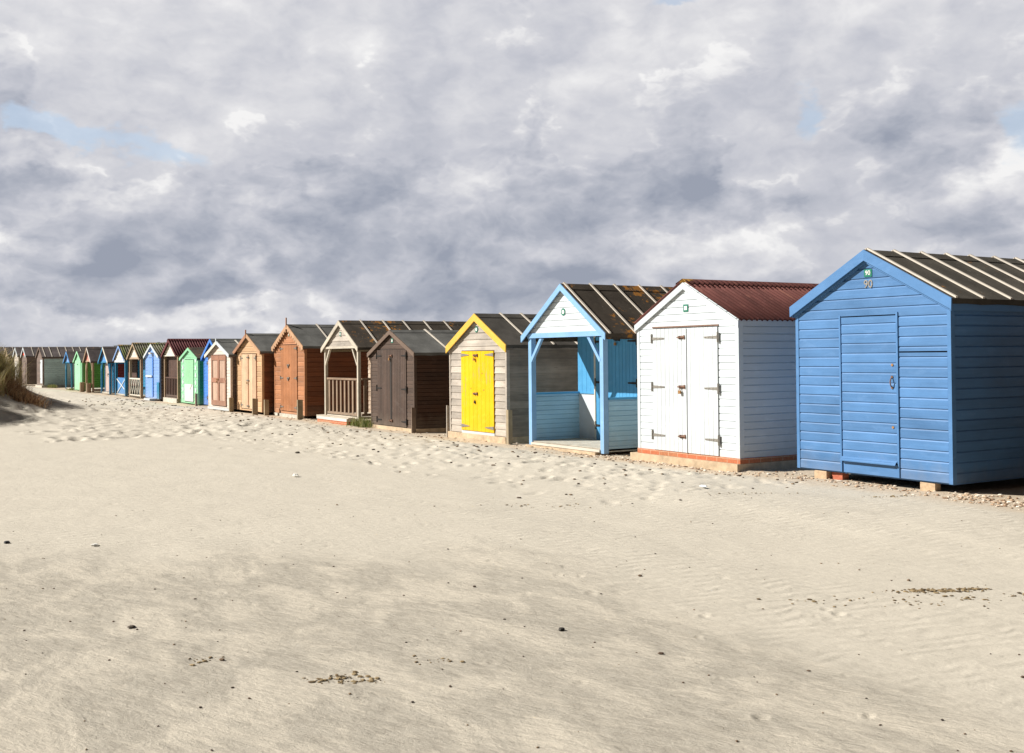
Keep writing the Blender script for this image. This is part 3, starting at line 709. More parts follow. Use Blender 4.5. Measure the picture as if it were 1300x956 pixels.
# ---- teal-post porch hut with white gable
h = Hut('porch hut with teal blue posts, white striped gable and blue gate with white cross', -53.72, -51.54, 10.9, 2.9, .05, 1.70, 2.29, WHITE, TEAL, SKYT, .13, .10, .08, corner=False)
h.gable(1.62, OLDWHITE); h.posts(TEAL, .11, 0, 1.70); h.header(WHITE, 1.52, 1.62)
h.front_wall(y=.5, mat=MAROONW, name='inner_wall'); h.side_walls(.5, TEAL); h.back_wall(); h.floor(FLOORC)
m = MB(); planks(m, -h.h + .35, h.h - .12, .05, .08, .82, .12); g = m.build('gate', MIDB, h.root)
m = MB(); m.bar((-.7, .01, .12), (.9, .01, .75), .05, .02); m.bar((-.7, -.01, .75), (.9, -.01, .3), .05, .02); m.build('cross_brace', WHITE, g)
h.sheet(S_GRN); h.verges(PERI, .09, th=.01, top=0)

# ---- blue gable hut, dark red side
h = Hut('hut with mid blue gable, teal posts, faded pink door and ox blood side', -57.02, -54.98, 10.9, 2.8, .05, 1.60, 2.25, MIDB, REDSIDE, TEAL, .12, .14, .12, corner=False)
h.gable(1.55, MIDB); h.posts(TEAL, .09, 0, 1.60); h.header(TEAL, 1.50, 1.56); h.braces(TEAL, .4, .25, 1.5, .06)
h.front_wall(y=.18, mat=TEAL, name='inner_wall'); h.side_walls(.18, REDSIDE); h.back_wall(); h.floor(FLOORC)
m = MB(); planks(m, -.55, .8, .14, .1, 1.5, .15); d = m.build('door', PINKD, h.root); pad_bolt(d, .1, .11, .95, True, BLACKIRON)
h.felt_roof(F_PURP, [.9, 1.6]); h.verges(TEAL, .12, mats={1: CREAMT, -1: TEAL}); h.fascia(TEAL, .1)

# ---- coral gable hut, green sides
h = Hut('leaf green hut with a coral pink gable carried on crooked driftwood posts', -61.02, -59.20, 10.9, 2.9, .14, 1.62, 2.27, CORAL, LEAF, DRIFT, .12, .12, .12, corner=False)
h.gable(1.60, CORAL); h.posts(DRIFT, .09, 0, 1.62); h.header(DRIFT, 1.55, 1.61); h.braces(DRIFT, .45, .28, 1.55, .06)
h.front_wall(y=1.0, mat=LEAF, name='inner_wall'); h.side_walls(1.0, LEAF); h.back_wall(); h.floor(CREAMT)
m = MB(); m.box(-h.h + .1, h.h + .02, .0, 2.8, .05, .10); m.build('deck', CREAMT, h.root)
h.felt_roof(F_PURP, []); h.verges(DRIFT, .10, mats={1: OLDWHITE, -1: DRIFT}); h.fascia(DKT, .08)

# ---- mint hut
h = Hut('plain mint green hut with vertical boards and a leaf green side', -64.20, -62.06, 10.9, 2.6, .02, 1.58, 2.09, GREENL, LEAF, MINT, .12, .08, .08)
h.front_wall(); m = MB(); planks(m, -.8, .8, -.02, .05, 1.62, .14, rnd=h.rnd); d = m.build('door', MINT, h.root); padlock(d, 0, -.045, 1.45, BLACKIRON)
h.side_walls(); h.back_wall(); h.floor(); h.corners(MINT); h.felt_roof(F_PURP, [.7, 1.5]); h.verges(MINT, .1); h.fascia(LEAF, .08)

# ---- light blue gable on posts
h = Hut('small hut with pale blue gable on thin teal posts against the long duck egg wall', -67.15, -65.25, 10.9, 2.6, .05, 1.56, 2.10, MIDB, PALEB, TEAL, .12, .12, .12, corner=False)
h.gable(1.54, PERI); h.posts(TEAL, .08, 0, 1.56); h.header(TEAL, 1.49, 1.55); h.braces(TEAL, .4, .25, 1.49, .05)
h.front_wall(y=1.3, mat=PALEB, name='inner_wall'); h.side_walls(1.3, PALEB); h.back_wall(); h.floor(FLOORC)
h.felt_roof(F_PURP, [1.0, 1.8]); h.verges(MIDB, .1); h.fascia(TEAL, .07)

# ---- long hut with duck egg side wall
h = Hut('hut with a weathered duck egg blue side wall, brown front, white door and batten roof', -75.10, -72.60, 10.5, 3.4, .12, 1.86, 2.44, BROWNSIDE, PALEB, BATTEN, .13, .08, .08)
std(h, 'felt', F_PURP, [.1, .5, .98, 1.44, 1.86, 2.3, 2.8], DKT, .09, holes=[(.25, 1.1, .2, 1.7)], fmat=DKT, fh=.12)
h.door(.27, 1.08, .22, 1.68, WHITEV, .15, hinges=(1.5, .5)); h.plinth(CONCW, .1, .05, .02, .1)

# ---- the last huts, half behind the dune grass
def far_hut(label, x0, x1, Y, zr, side, front, gab, vm, roof):
    h = Hut(label, x0, x1, Y, 3.0, .08, zr - .55, zr, front, side, vm, .14, .1, .1)
    if gab is REDT:
        m = MB(); m.prism([(-.75, -.034, zr - .5), (.75, -.034, zr - .5), (0, -.034, zr - .15)], [(-.75, -.022, zr - .5), (.75, -.022, zr - .5), (0, -.022, zr - .15)]); m.build('gable', gab, h.root); gab = front
    std(h, 'felt', roof, [.4, 1.0, 1.6, 2.2], vm, .13, holes=[(-.6, .6, .1, 1.6)], fmat=DKT, fh=.1)
    h.door(-.58, .58, .12, 1.58, gab, .15, hinges=(1.4, .4)); return h
h = far_hut('brown weatherboard hut with red gable peak and white bargeboards beside the dune grass', -81.4, -79.2, 10.45, 2.5, BROWNSIDE, BROWNSIDE, REDT, WHITE, F_PURP)
far_hut('cream hut with white bargeboards, next beyond the red peaked hut', -86.6, -84.4, 10.6, 2.55, BROWNSIDE, GREYWOOD, OLDWHITE, WHITE, F_PURP)
far_hut('dull brown hut half hidden behind the dune grass, second from the far end', -92.0, -89.8, 10.6, 2.6, BROWNSIDE, OLDB, OLDB, DRIFT, F_PURP)
far_hut('reddish brown hut at the far end of the row behind the dune grass', -97.6, -95.2, 10.6, 2.7, ORSIDE, ORANGE, ORANGEV, DRIFT, F_PURP)

# ---- unseen hut added beside number 90 to keep light off its side wall
h = Hut('unseen dark brown hut added past number 90 to shade its side wall', -7.02, -4.7, 10.9, 3.4, .1, 2.2, 2.8, SIDEBR, SIDEBR, WHITE, .12, .06, .06)
std(h, 'felt', F_DARK, [.1, .7, 1.3, 1.9, 2.5, 3.1], WHITE, .12, holes=[(-.5, .5, .12, 1.95)]); h.door(-.48, .48, .14, 1.93, DKBROWNV, .12, hinges=(1.7, .4))

# ------------------------------------------------------------------ small things along the huts
def block(label, x, y, sx, sy, z0, z1, mat, rz=0, cat='block'):
    m = MB(); b = .006
    lo = [(-sx/2+b,-sy/2+b),(sx/2-b,-sy/2+b),(sx/2-b,sy/2-b),(-sx/2+b,sy/2-b)]; hi = [(-sx/2,-sy/2),(sx/2,-sy/2),(sx/2,sy/2),(-sx/2,sy/2)]
    m.prism([(p[0], p[1], z1) for p in lo][::1], [(p[0], p[1], z1 - b) for p in hi]); m.prism([(p[0], p[1], z1 - b) for p in hi], [(p[0], p[1], z0) for p in hi])
    o = m.build('supporting_brick', mat, None); o.location = (x, y, 0); o.rotation_euler.z = R(rz)
    return tag(o, label, cat, 'bricks holding up the blue hut')
YB = plain('yellow_brick', (.58,.42,.27), .9, 0, .2, 30, .3); RB = plain('red_brick', (.45,.13,.07), .9, 0, .3, 30, .3)
block('pale yellow brick under the left front of the blue hut', -10.22, 10.98, .2, .2, -.05, .12, YB, 2)
block('red brick beside the pale one under the left front of the blue hut', -9.99, 11.0, .19, .11, -.05, .12, RB, -4)
block('pale yellow brick under the right front corner of the blue hut', -8.58, 10.96, .2, .11, -.05, .12, YB, 3)
block('dim brick under the rear left of the blue hut', -10.2, 14.0, .2, .11, -.05, .12, RB, 3)
block('dim brick under the rear right of the blue hut', -8.6, 14.0, .2, .11, -.05, .12, RB, 3)

def stake(label, x, y, w, d, hgt, mat=POSTW, lean=0.0, name='wooden_post', round_=False):
    m = MB()
    if round_: m.cyl((0, 0, -.2), (lean, 0, hgt), w / 2, 12, r2=w / 2 * .95)
    else: m.prism([(-w/2,-d/2,-.2),(w/2,-d/2,-.2),(w/2,d/2,-.2),(-w/2,d/2,-.2)], [(-w/2+lean,-d/2,hgt),(w/2+lean,-d/2,hgt+.012),(w/2+lean,d/2,hgt),(-w/2+lean,d/2,hgt-.01)])
    o = m.build(name, mat); o.location = (x, y, 0); return tag(o, label, 'post', 'short posts in front of the huts')
stake('broad stub post at the left corner of the honey pine hut', -34.05, 10.38, .07, .13, .42)
stake('dark stub post at the right corner of the honey pine hut', -31.72, 10.38, .06, .16, .46)
stake('stub post at the left corner of the orange cedar hut', -31.2, 10.55, .07, .13, .44)
stake('stub post at the right corner of the orange cedar hut', -28.85, 10.7, .07, .15, .50)
stake('thin grey stake between the pale green and the bright blue hut', -39.2, 10.7, .08, .08, .42)
stake('weathered upright post at the right corner of the yellow doored hut', -18.0, 10.85, .08, .09, .62)
stake('bleached low stake at the left corner of the yellow doored hut', -20.52, 10.86, .03, .05, .62, GREYWOOD)
stake('thin plank standing at the right corner of the dark brown hut', -22.06, 10.82, .035, .1, .52, DKT)
stake('thick round stump under the left driftwood post of the coral gabled hut', -61.1, 10.72, .26, .26, .48, DRIFT, round_=True)
stake('thick round stump under the right driftwood post of the coral gabled hut', -59.3, 10.72, .26, .26, .46, DRIFT, round_=True)

# ------------------------------------------------------------------ ground
def vnoise(x, y, seed=0):
    xi = np.floor(x).astype(np.int64); yi = np.floor(y).astype(np.int64); xf = x - xi; yf = y - yi
    def hsh(a, b):
        n = (a * 374761393 + b * 668265263 + seed * 1442695041) & 0xffffffff
        n = ((n ^ (n >> 13)) * 1274126177) & 0xffffffff
        return ((n ^ (n >> 16)) & 0xffff) / 65535.0
    u = xf * xf * (3 - 2 * xf); v = yf * yf * (3 - 2 * yf)
    return (hsh(xi, yi) * (1 - u) + hsh(xi + 1, yi) * u) * (1 - v) + (hsh(xi, yi + 1) * (1 - u) + hsh(xi + 1, yi + 1) * u) * v - .5
def fbm(x, y, oct=4, seed=0):
    a = 1.; s = 0
    for k in range(oct): s = s + a * vnoise(x * 2**k + 17.3 * k, y * 2**k - 9.1 * k, seed + k); a *= .5
    return s
def dune_h(X, Y):
    d = ((X + 38.4) / 4.6)**2 + ((Y - 1.2) / 3.3)**2
    g = 2.6 * np.exp(-d * 1.0)
    g = g + 1.25 * np.exp(-(((X + 32.2) / 2.6)**2 + ((Y - .3) / 2.2)**2)**1.3)  # second mound added out of view to carry the shading grass
    return g * (1 + .25 * fbm(X * .6, Y * .6, 3, 5))
def ground_h(X, Y):
    X = np.asarray(X, float); Y = np.asarray(Y, float)
    z = .055 * fbm(X / 7, Y / 5, 3, 1) * np.clip((10.6 - Y) / 3, 0, 1)
    z = z + (.007 + .011 * np.clip((Y - 5) / 3, 0, 1)) * fbm(X / .9, Y / .7, 3, 2)
    # low berm of loose sand trodden up in front of the row
    z = z + .05 * np.exp(-((Y - 9.0) / 1.2)**2) * (1 + 1.2 * fbm(X / 2.5, Y / 2, 2, 3))
    z = z + dune_h(X, Y)
    z = z - .012 - .03 * np.clip((Y - 9.9) / .5, 0, 1) * (Y < 16) * np.clip((-X - 11) / 1.0, 0, 1)
    z = z + .06 * np.clip(fbm(X / .55, Y / .3, 3, 9) - .05, 0, .6) * np.exp(-((Y - 10.8) / .3)**2) * (X < -11)
    z = z + .03 * np.exp(-((Y - 10.9) / .8)**2) * (X > -11.2) * (X < -6)
    return z
CX, CY, CZ = 0.0, 0.0, 1.65
yaw = R(31.26)
def make_ground():
    r = [1.2]
    while r[-1] < 95: r.append(r[-1] * 1.0052)
    while r[-1] < 4500: r.append(r[-1] * 1.12)
    r = np.array(r)
    c = math.pi - yaw   # view azimuth in world
    fine = np.arange(-31, 31.01, .115); coarse1 = np.arange(33, 327.1, 6)
    th = np.radians(np.concatenate([fine, coarse1])) + c
    RR, TT = np.meshgrid(r, th, indexing='ij'); X = RR * np.cos(TT); Y = RR * np.sin(TT)
    Z = ground_h(X, Y)
    Z = np.where(RR > 130, Z * 0 - .02, Z)
    nf = len(fine)
    rg = np.random.RandomState(4)
    def pit(px, py, rad, dep, asp=1.0, ang=0.0, rim=.35):
        rr = math.hypot(px, py); tt = (math.atan2(py, px) - c + math.pi) % (2 * math.pi) - math.pi
        i0, i1 = np.searchsorted(r, [rr - 2.6 * rad * max(asp, 1), rr + 2.6 * rad * max(asp, 1)]); dt = 2.6 * rad * max(asp, 1) / rr
        j0, j1 = np.searchsorted(fine, [math.degrees(tt - dt), math.degrees(tt + dt)])
        if i1 <= i0 or j1 <= j0: return
        dx = X[i0:i1, j0:j1] - px; dy = Y[i0:i1, j0:j1] - py; ca, sa = math.cos(ang), math.sin(ang)
        u = (dx * ca + dy * sa) / (rad * asp); v = (-dx * sa + dy * ca) / rad; q = u * u + v * v
        Z[i0:i1, j0:j1] += -dep * 1.25 * np.exp(-(q ** 1.6) * 1.3) + dep * rim * np.exp(-((np.sqrt(q) - 1.35)**2) * 5)
    # trails of footprints along the row
    for k in range(46):
        x = rg.uniform(-60, -12); y = 6.6 + 3.6 * rg.beta(2.2, 1.3); a = rg.normal(math.pi, .35); n = rg.randint(8, 30)
        for s in range(n):
            sd = .11 * (1 if s % 2 else -1)
            xx = x - math.sin(a) * sd + rg.normal(0, .04); yy = y + math.cos(a) * sd + rg.normal(0, .04)
            if 6.0 < yy < 10.5: pit(xx, yy, rg.uniform(.055, .085), rg.uniform(.02, .05) * (.55 + .45 * min(1, -xx / 30)), 1.6, a + rg.normal(0, .2))
            x += math.cos(a) * .68; y += math.sin(a) * .68; a += rg.normal(0, .05)
    for k in range(1900):
        x = -10 - 52 * rg.rand()**1.1; y = 6.8 + 3.7 * rg.beta(2.5, 1.5)
        nr = min(1, (-x) / 30); pit(x, y, rg.uniform(.04, .075 + .08 * nr), rg.uniform(.006, .018 + .016 * nr), rg.uniform(1, 1.9), rg.uniform(0, 3.1), rim=.2)
    for k in range(260):    # beside the dune
        x = rg.uniform(-36, -24); y = rg.uniform(3.6, 8.5); pit(x, y, rg.uniform(.07, .2), rg.uniform(.02, .07), rg.uniform(1, 2), rg.uniform(0, 3.1))
    for k in range(260):
        x = rg.uniform(-26, -3); y = rg.uniform(1.5, 6.5); pit(x, y, rg.uniform(.012, .04), rg.uniform(.003, .010), rg.uniform(1, 1.6), rg.uniform(0, 3.1))
    n, mth = X.shape
    V = np.stack([X, Y, Z], -1).reshape(-1, 3)
    idx = np.arange(n * mth).reshape(n, mth); nx = np.roll(idx, -1, 1)
    F = np.stack([idx[:-1], idx[1:], nx[1:], nx[:-1]], -1).reshape(-1, 4)
    # centre cap
    V = np.vstack([V, [[0, 0, float(Z[0].mean())]]]); ci = len(V) - 1
    T = np.stack([np.full(mth, ci), idx[0], nx[0]], -1)
    me = bpy.data.meshes.new('sand')
    nl = F.size + T.size; me.vertices.add(len(V)); me.vertices.foreach_set('co', V.ravel()); me.loops.add(nl); me.polygons.add(len(F) + len(T))
    me.loops.foreach_set('vertex_index', np.concatenate([F.ravel(), T.ravel()]).astype(np.int32))
    ls = np.concatenate([np.arange(len(F)) * 4, F.size + np.arange(len(T)) * 3]).astype(np.int32); me.polygons.foreach_set('loop_start', ls)
    me.polygons.foreach_set('use_smooth', np.ones(len(F) + len(T), bool)); me.update(); me.validate()
    o = bpy.data.objects.new('sand_ground', me); COL.objects.link(o); tag(o, 'pale dry sand of the beach in front of the huts', kind='structure')
    # material
    m, t, b = base_mat('dry_sand'); tc = t.new('ShaderNodeTexCoord'); v = tc.outputs['Object']
    sep = t.new('ShaderNodeSeparateXYZ'); t.link(v, sep.inputs[0])
    # distance towards the sea: the crusted lower beach begins in front of the loose sand
    # rotate coords a little so that streaks lie along the shore
    mp = t.new('ShaderNodeMapping'); t.link(v, mp.inputs[0]); mp.inputs['Rotation'].default_value = (0, 0, R(-55)); mp.inputs['Scale'].default_value = (.75, 1.7, 1)
    w = mp.outputs[0]
    big = t.noise(w, .35, 5, .55, .4); mid = t.noise(w, 1.6, 7, .62, .6); fine_ = t.noise(w, 9, 6, .65, .3); grit = t.noise(v, 320, 2, .6); spk = t.noise(v, 60, 3, .7)
    inl = t.math('ADD', t.math('MULTIPLY', sep.outputs['X'], -.855), t.math('MULTIPLY', sep.outputs['Y'], .519))
    alg = t.math('ADD', t.math('MULTIPLY', sep.outputs['X'], .519), t.math('MULTIPLY', sep.outputs['Y'], .855))
    bend = t.math('MULTIPLY', t.math('MAXIMUM', t.math('ADD', alg, .2), 0.0), 1.9)      # the tongue of blown sand lies over the crust here
    low = t.remap(t.math('ADD', t.math('ADD', inl, bend), t.math('MULTIPLY', t.math('SUBTRACT', big.outputs['Fac'], .5), -5.0)), 8.3, 10.2, 1, 0, True)
    dry = (.505, .465, .395); crust = (.43, .395, .335); pale_ = (.525, .478, .40); damp = (.345, .315, .265)
    c1 = t.hsv(dry, t.remap(mid.outputs['Fac'], .3, .7, .95, 1.05))
    c2 = t.mix(t.remap(mid.outputs['Fac'], .43, .60, 0, 1, True), t.mix(t.remap(fine_.outputs['Fac'], .35, .65), damp, crust), pale_)
    stk = t.noise(scaled(t, w, (1.0, 3.2, 1.0)), 5.5, 9, .68, .2)
    c2 = t.mix(t.remap(stk.outputs['Fac'], .50, .62, 0, .55), c2, (.375, .342, .288))
    c2 = t.mix(t.remap(stk.outputs['Fac'], .36, .46, .5, 0), c2, (.56, .505, .42))
    c2 = t.mix(t.remap(fine_.outputs['Fac'], .45, .7, 0, .55), c2, crust)
    col = t.mix(low, c1, c2)
    # orange shingle trodden in along the foot of the huts
    edge = t.math('ADD', sep.outputs['Y'], t.math('MULTIPLY', mid.outputs['Fac'], 1.2))
    col = t.mix(t.remap(edge, 10.5, 11.3, 0, .55, True), col, (.44, .33, .22))
    col = t.hsv(col, t.math('MULTIPLY', t.remap(grit.outputs['Fac'], .3, .7, .80, 1.17), t.remap(spk.outputs['Fac'], .3, .7, .90, 1.08)))
    col = t.mix(t.remap(spk.outputs['Fac'], .70, .75, 0, .5), col, (.22, .17, .12))
    t.link(col, b.inputs['Base Color']); b.inputs['Roughness'].default_value = .95; b.inputs['Specular IOR Level'].default_value = .12
    # wind ripples on the loose sand, crusty lumps lower down
    wm = t.new('ShaderNodeMapping'); t.link(v, wm.inputs[0]); wm.inputs['Rotation'].default_value = (0, 0, R(20))
    wv = t.new('ShaderNodeTexWave'); t.link(wm.outputs[0], wv.inputs['Vector']); wv.inputs['Scale'].default_value = 2.1; wv.inputs['Distortion'].default_value = 7; wv.inputs['Detail'].default_value = 3; wv.inputs['Detail Scale'].default_value = 1.4
    rip = t.math('MULTIPLY', wv.outputs['Fac'], t.math('MULTIPLY', t.remap(low, 0, 1, .008, .001), t.remap(big.outputs['Fac'], .35, .55, .3, 1)))
    hgt = t.math('ADD', rip, t.math('MULTIPLY', fine_.outputs['Fac'], t.remap(low, 0, 1, .007, .009)))
    hgt = t.math('ADD', hgt, t.math('MULTIPLY', mid.outputs['Fac'], t.remap(low, 0, 1, .010, .018)))
    hgt = t.math('ADD', hgt, t.math('MULTIPLY', stk.outputs['Fac'], t.remap(low, 0, 1, .002, .022)))
    hgt = t.math('ADD', hgt, t.math('MULTIPLY', grit.outputs['Fac'], .0035)); hgt = t.math('ADD', hgt, t.math('MULTIPLY', spk.outputs['Fac'], .004))
    bp = t.new('ShaderNodeBump'); bp.inputs['Strength'].default_value = .8; bp.inputs['Distance'].default_value = 1.0; t.link(hgt, bp.inputs['Height']); t.link(bp.outputs[0], b.inputs['Normal'])
    me.materials.append(m)
make_ground()
GH = lambda x, y: float(ground_h(np.array([x]), np.array([y]))[0])

# ------------------------------------------------------------------ stones, debris
def stone_mb(mb, x, y, z, s, rg, flat=.55):
    vs = []; n = 6; ph = rg.uniform(0, 6.28); sx = s * rg.uniform(.8, 1.4); sy = s * rg.uniform(.6, 1.0); tn = rg.random()
    ca, sa = math.cos(ph), math.sin(ph)
    rings = []
    for (lv, rr) in ((-.5, .6), (0, 1.0), (.6, .65)):
        ring = []
        for k in range(n):
            a = 2 * math.pi * k / n; q = rr * rg.uniform(.82, 1.15); u, w_ = math.cos(a) * q * sx, math.sin(a) * q * sy
            ring.append((x + u * ca - w_ * sa, y + u * sa + w_ * ca, z + lv * s * flat))
        rings.append(ring)
    mb.face(rings[0][::-1], tn); mb.face(rings[2], tn)
    for A, B in zip(rings, rings[1:]):
        for k in range(n): mb.face([A[k], A[(k+1) % n], B[(k+1) % n], B[k]], tn)
def tone_mat(name, c0, c1, c2, rough=.85):
    m, t, b = base_mat(name); at = t.new('ShaderNodeAttribute', attribute_name='tone'); r = t.new('ShaderNodeValToRGB'); t.link(at.outputs['Fac'], r.inputs[0])
    e = r.color_ramp.elements; e[0].color = (*c0, 1); e[1].color = (*c2, 1); x = e.new(.5); x.color = (*c1, 1)
    t.link(r.outputs[0], b.inputs['Base Color']); b.inputs['Roughness'].default_value = rough; return m
PEB = tone_mat('mixed_pebbles', (.2,.11,.06), (.46,.33,.22), (.66,.6,.52)); DEB = tone_mat('dark_debris', (.03,.02,.015), (.10,.06,.035), (.24,.17,.1)); WRACK = tone_mat('dry_seaweed', (.06,.04,.02), (.16,.11,.05), (.32,.24,.13))
def gpos(px, py):   # ground point for a sight line, used once to read off positions
    f0 = Vector((-math.cos(yaw), math.sin(yaw), 0)); r0 = Vector((math.sin(yaw), math.cos(yaw), 0)); up = Vector((0, 0, 1)); p = math.atan(19/1400); rl = .009
    fw = f0 * math.cos(p) + up * math.sin(p); u0 = up * math.cos(p) - f0 * math.sin(p); rc = r0 * math.cos(rl) - u0 * math.sin(rl); uc = u0 * math.cos(rl) + r0 * math.sin(rl)
    d = fw * 1400 + rc * (px - 650) - uc * (py - 433); t = -1.65 / d.z; return d.x * t, d.y * t
rg = random.Random(11)
mb = MB()
for k in range(1100):
    x = rg.uniform(-16.0, -6.5) if k % 4 else rg.uniform(-30, -15); y = 10.72 + rg.gauss(0, .16) + (.35 if rg.random() < .25 else 0); s = rg.uniform(.008, .028) * (1.3 if rg.random() < .1 else 1)
    stone_mb(mb, x, y, GH(x, y) + s * .2, s, rg)
for k in range(220):
    x = rg.uniform(-8.1, -6.0); y = 10.35 + rg.random() * .5; s = rg.uniform(.008, .026); stone_mb(mb, x, y, GH(x, y) + s * .2, s, rg)
tag(mb.build('shingle', PEB), 'scatter of small orange and grey pebbles along the foot of the huts', 'shingle', kind='stuff')
mb = MB()
for k in range(340):
    x = -9.5 - 38 * rg.random()**1.1; y = 6.3 + 4.0 * math.sqrt(rg.random()); s = rg.uniform(.008, .022) * (1 + abs(x) / 30); stone_mb(mb, x, y, GH(x, y) + s * .2, s, rg, .6)
for k in range(230):
    a = math.radians(rg.uniform(-26, 26)) + math.pi - yaw; r_ = rg.uniform(4.5, 13); x, y = r_ * math.cos(a), r_ * math.sin(a)
    if y > 10.3: continue
    s = rg.uniform(.003, .010) * (2 if rg.random() < .04 else 1); stone_mb(mb, x, y, GH(x, y) + s * .3, s, rg, .6)
tag(mb.build('beach_debris', DEB), 'dark specks of dry seaweed, wood and shell scattered over the sand', 'debris', kind='stuff')
mb = MB()
def wrack(cx, cy, L, W, n, a=0.0):
    for k in range(n):
        u = rg.gauss(0, L); w_ = rg.gauss(0, W); x = cx + u * math.cos(a) - w_ * math.sin(a); y = cy + u * math.sin(a) + w_ * math.cos(a); s = rg.choice((.0035, .005, .007, .012)) * rg.uniform(.8, 1.2)
        stone_mb(mb, x, y, GH(x, y) + s * .3, s * 1.3, rg, .4)
# line lying across the view direction
al = math.atan2(.855, .519)
wrack(-5.05, 6.44, .15, .035, 150, al + .12); wrack(-5.0, 6.5, .07, .012, 90, al - .2); wrack(-4.93, 6.72, .07, .02, 90, al); wrack(-4.55, 6.95, .10, .03, 120, al); wrack(-4.9, 6.1, .3, .08, 60, al)
for (px, py, L_, W_, n_) in ((432, 861, .09, .045, 60), (470, 864, .05, .02, 20), (1045, 760, .2, .05, 18), (552, 838, .07, .05, 16), (690, 640, .5, .12, 40), (930, 632, .25, .08, 40), (1130, 633, .15, .05, 40), (265, 838, .08, .06, 16)):
    gx, gy = gpos(px, py); wrack(gx, gy, L_, W_, n_, al)
tag(mb.build('seaweed_scraps', WRACK), 'thin lines of brown seaweed crumbs on the open sand', 'seaweed', kind='stuff')
def lone(name, label, x, y, s, col, cat, flat=.6):
    mb = MB(); q = random.Random(int(x * 100)); stone_mb(mb, 0, 0, s * .25, s, q, flat); o = mb.build(name, plain(name + '_surface', col, .8, 0, .3, 40)); o.location = (x, y, GH(x, y)); return tag(o, label, cat)
lone('pebble', 'black pebble at the left edge of the foreground sand', -11.02, 2.13 - .85, .035, (.03,.03,.035), 'pebble')
x, y = gpos(167, 794); lone('pebble', 'dark brown flat pebble in the left foreground', x, y, .028, (.07,.05,.03), 'pebble', .4)
x, y = gpos(713, 799); lone('pebble', 'black pebble in the middle of the foreground sand', x, y, .028, (.03,.025,.02), 'pebble')
x, y = gpos(120, 690); lone('shell', 'white shell on the sand left of centre in the foreground', x, y, .04, (.8,.78,.72), 'shell', .3)
x, y = gpos(375, 604); lone('shell', 'pale whelk shell lying below the dark brown hut', x, y, .065, (.7,.68,.62), 'shell', .7)
x, y = gpos(893, 624); lone('paper_scrap', 'crumpled white scrap lying on the sand below the white hut', x, y, .06, (.8,.84,.88), 'litter', .4)
x, y = gpos(378, 574); lone('sand_clod', 'dark round clod on the trodden sand left of centre', x, y, .05, (.11,.09,.07), 'clod', .6)

# ------------------------------------------------------------------ grass
def blades(name, pts, mat, hmin, hmax, wid, seed, lean=(.15, .05), spread=.35):
    rs = np.random.RandomState(seed); n = len(pts); P = np.array(pts)
    H_ = rs.uniform(hmin, hmax, n); a = rs.uniform(0, 2 * np.pi, n); ln = rs.uniform(.05, spread, n) * H_
    dx = np.cos(a) * ln + lean[0] * H_; dy = np.sin(a) * ln + lean[1] * H_
    wa = rs.uniform(0, np.pi, n); wx = np.cos(wa) * wid / 2; wy = np.sin(wa) * wid / 2
    V = np.zeros((n, 7, 3)); f = [(0, 1., 0.), (1, .85, .3), (2, .6, .7)]
    for i, (k, ww, tt) in enumerate(f):
        bx = P[:, 0] + dx * tt**2; by = P[:, 1] + dy * tt**2; bz = P[:, 2] + H_ * tt * (1 - .12 * tt)
        V[:, 2*i, 0] = bx - wx * ww; V[:, 2*i, 1] = by - wy * ww; V[:, 2*i, 2] = bz; V[:, 2*i+1, 0] = bx + wx * ww; V[:, 2*i+1, 1] = by + wy * ww; V[:, 2*i+1, 2] = bz
    V[:, 6, 0] = P[:, 0] + dx; V[:, 6, 1] = P[:, 1] + dy; V[:, 6, 2] = P[:, 2] + H_ * .86
    base = (np.arange(n) * 7)[:, None]
    F4 = np.concatenate([base + np.array([[0, 1, 3, 2]]), base + np.array([[2, 3, 5, 4]])]); F3 = base + np.array([[4, 5, 6]])
    me = bpy.data.meshes.new(name); me.from_pydata(V.reshape(-1, 3).tolist(), [], F4.tolist() + F3.tolist())
    tn = rs.rand(n); at = me.attributes.new('tone', 'FLOAT', 'FACE'); at.data.foreach_set('value', np.concatenate([tn, tn, tn]).astype(np.float32))
    me.materials.append(mat); o = bpy.data.objects.new(name, me); COL.objects.link(o); return o
def grass_mat(name, c0, c1, c2):
    m = tone_mat(name, c0, c1, c2, .7); t = NT(m.node_tree); b = m.node_tree.nodes['Principled BSDF']; out = [n for n in t.n if n.type == 'OUTPUT_MATERIAL'][0]
    tr = t.new('ShaderNodeBsdfTranslucent'); r = [n for n in t.n if n.type == 'VALTORGB'][0]; t.link(r.outputs[0], tr.inputs[0])
    mx = t.new('ShaderNodeMixShader'); mx.inputs[0].default_value = .3; t.link(b.outputs[0], mx.inputs[1]); t.link(tr.outputs[0], mx.inputs[2]); t.link(mx.outputs[0], out.inputs[0]); return m
GR = grass_mat('marram_leaf', (.15,.15,.04), (.40,.34,.14), (.66,.54,.30)); DRY = grass_mat('dead_marram', (.14,.06,.025), (.42,.24,.12), (.66,.50,.30)); FRESH = grass_mat('green_tuft', (.06,.10,.02), (.16,.2,.05), (.4,.34,.16))
rs = np.random.RandomState(3); pts = []
for k in range(380):
    if k % 4: cx, cy = rs.normal(-37.6, 2.0), rs.normal(1.9, 1.75)
    else: cx, cy = rs.normal(-32.4, 1.0), rs.normal(.6, 1.1)  # clump added out of view to cast shade on the near dune slope
    if (cx + 37.6)**2 / 17 + (cy - 1.7)**2 / 10 > 1 and (cx + 32.4)**2 / 4 + (cy - .6)**2 / 4.4 > 1: continue
    for j in range(110):
        x = cx + rs.normal(0, .16); y = cy + rs.normal(0, .16); pts.append((x, y, 0))
A = np.array(pts); A[:, 2] = ground_h(A[:, 0], A[:, 1]) - .03
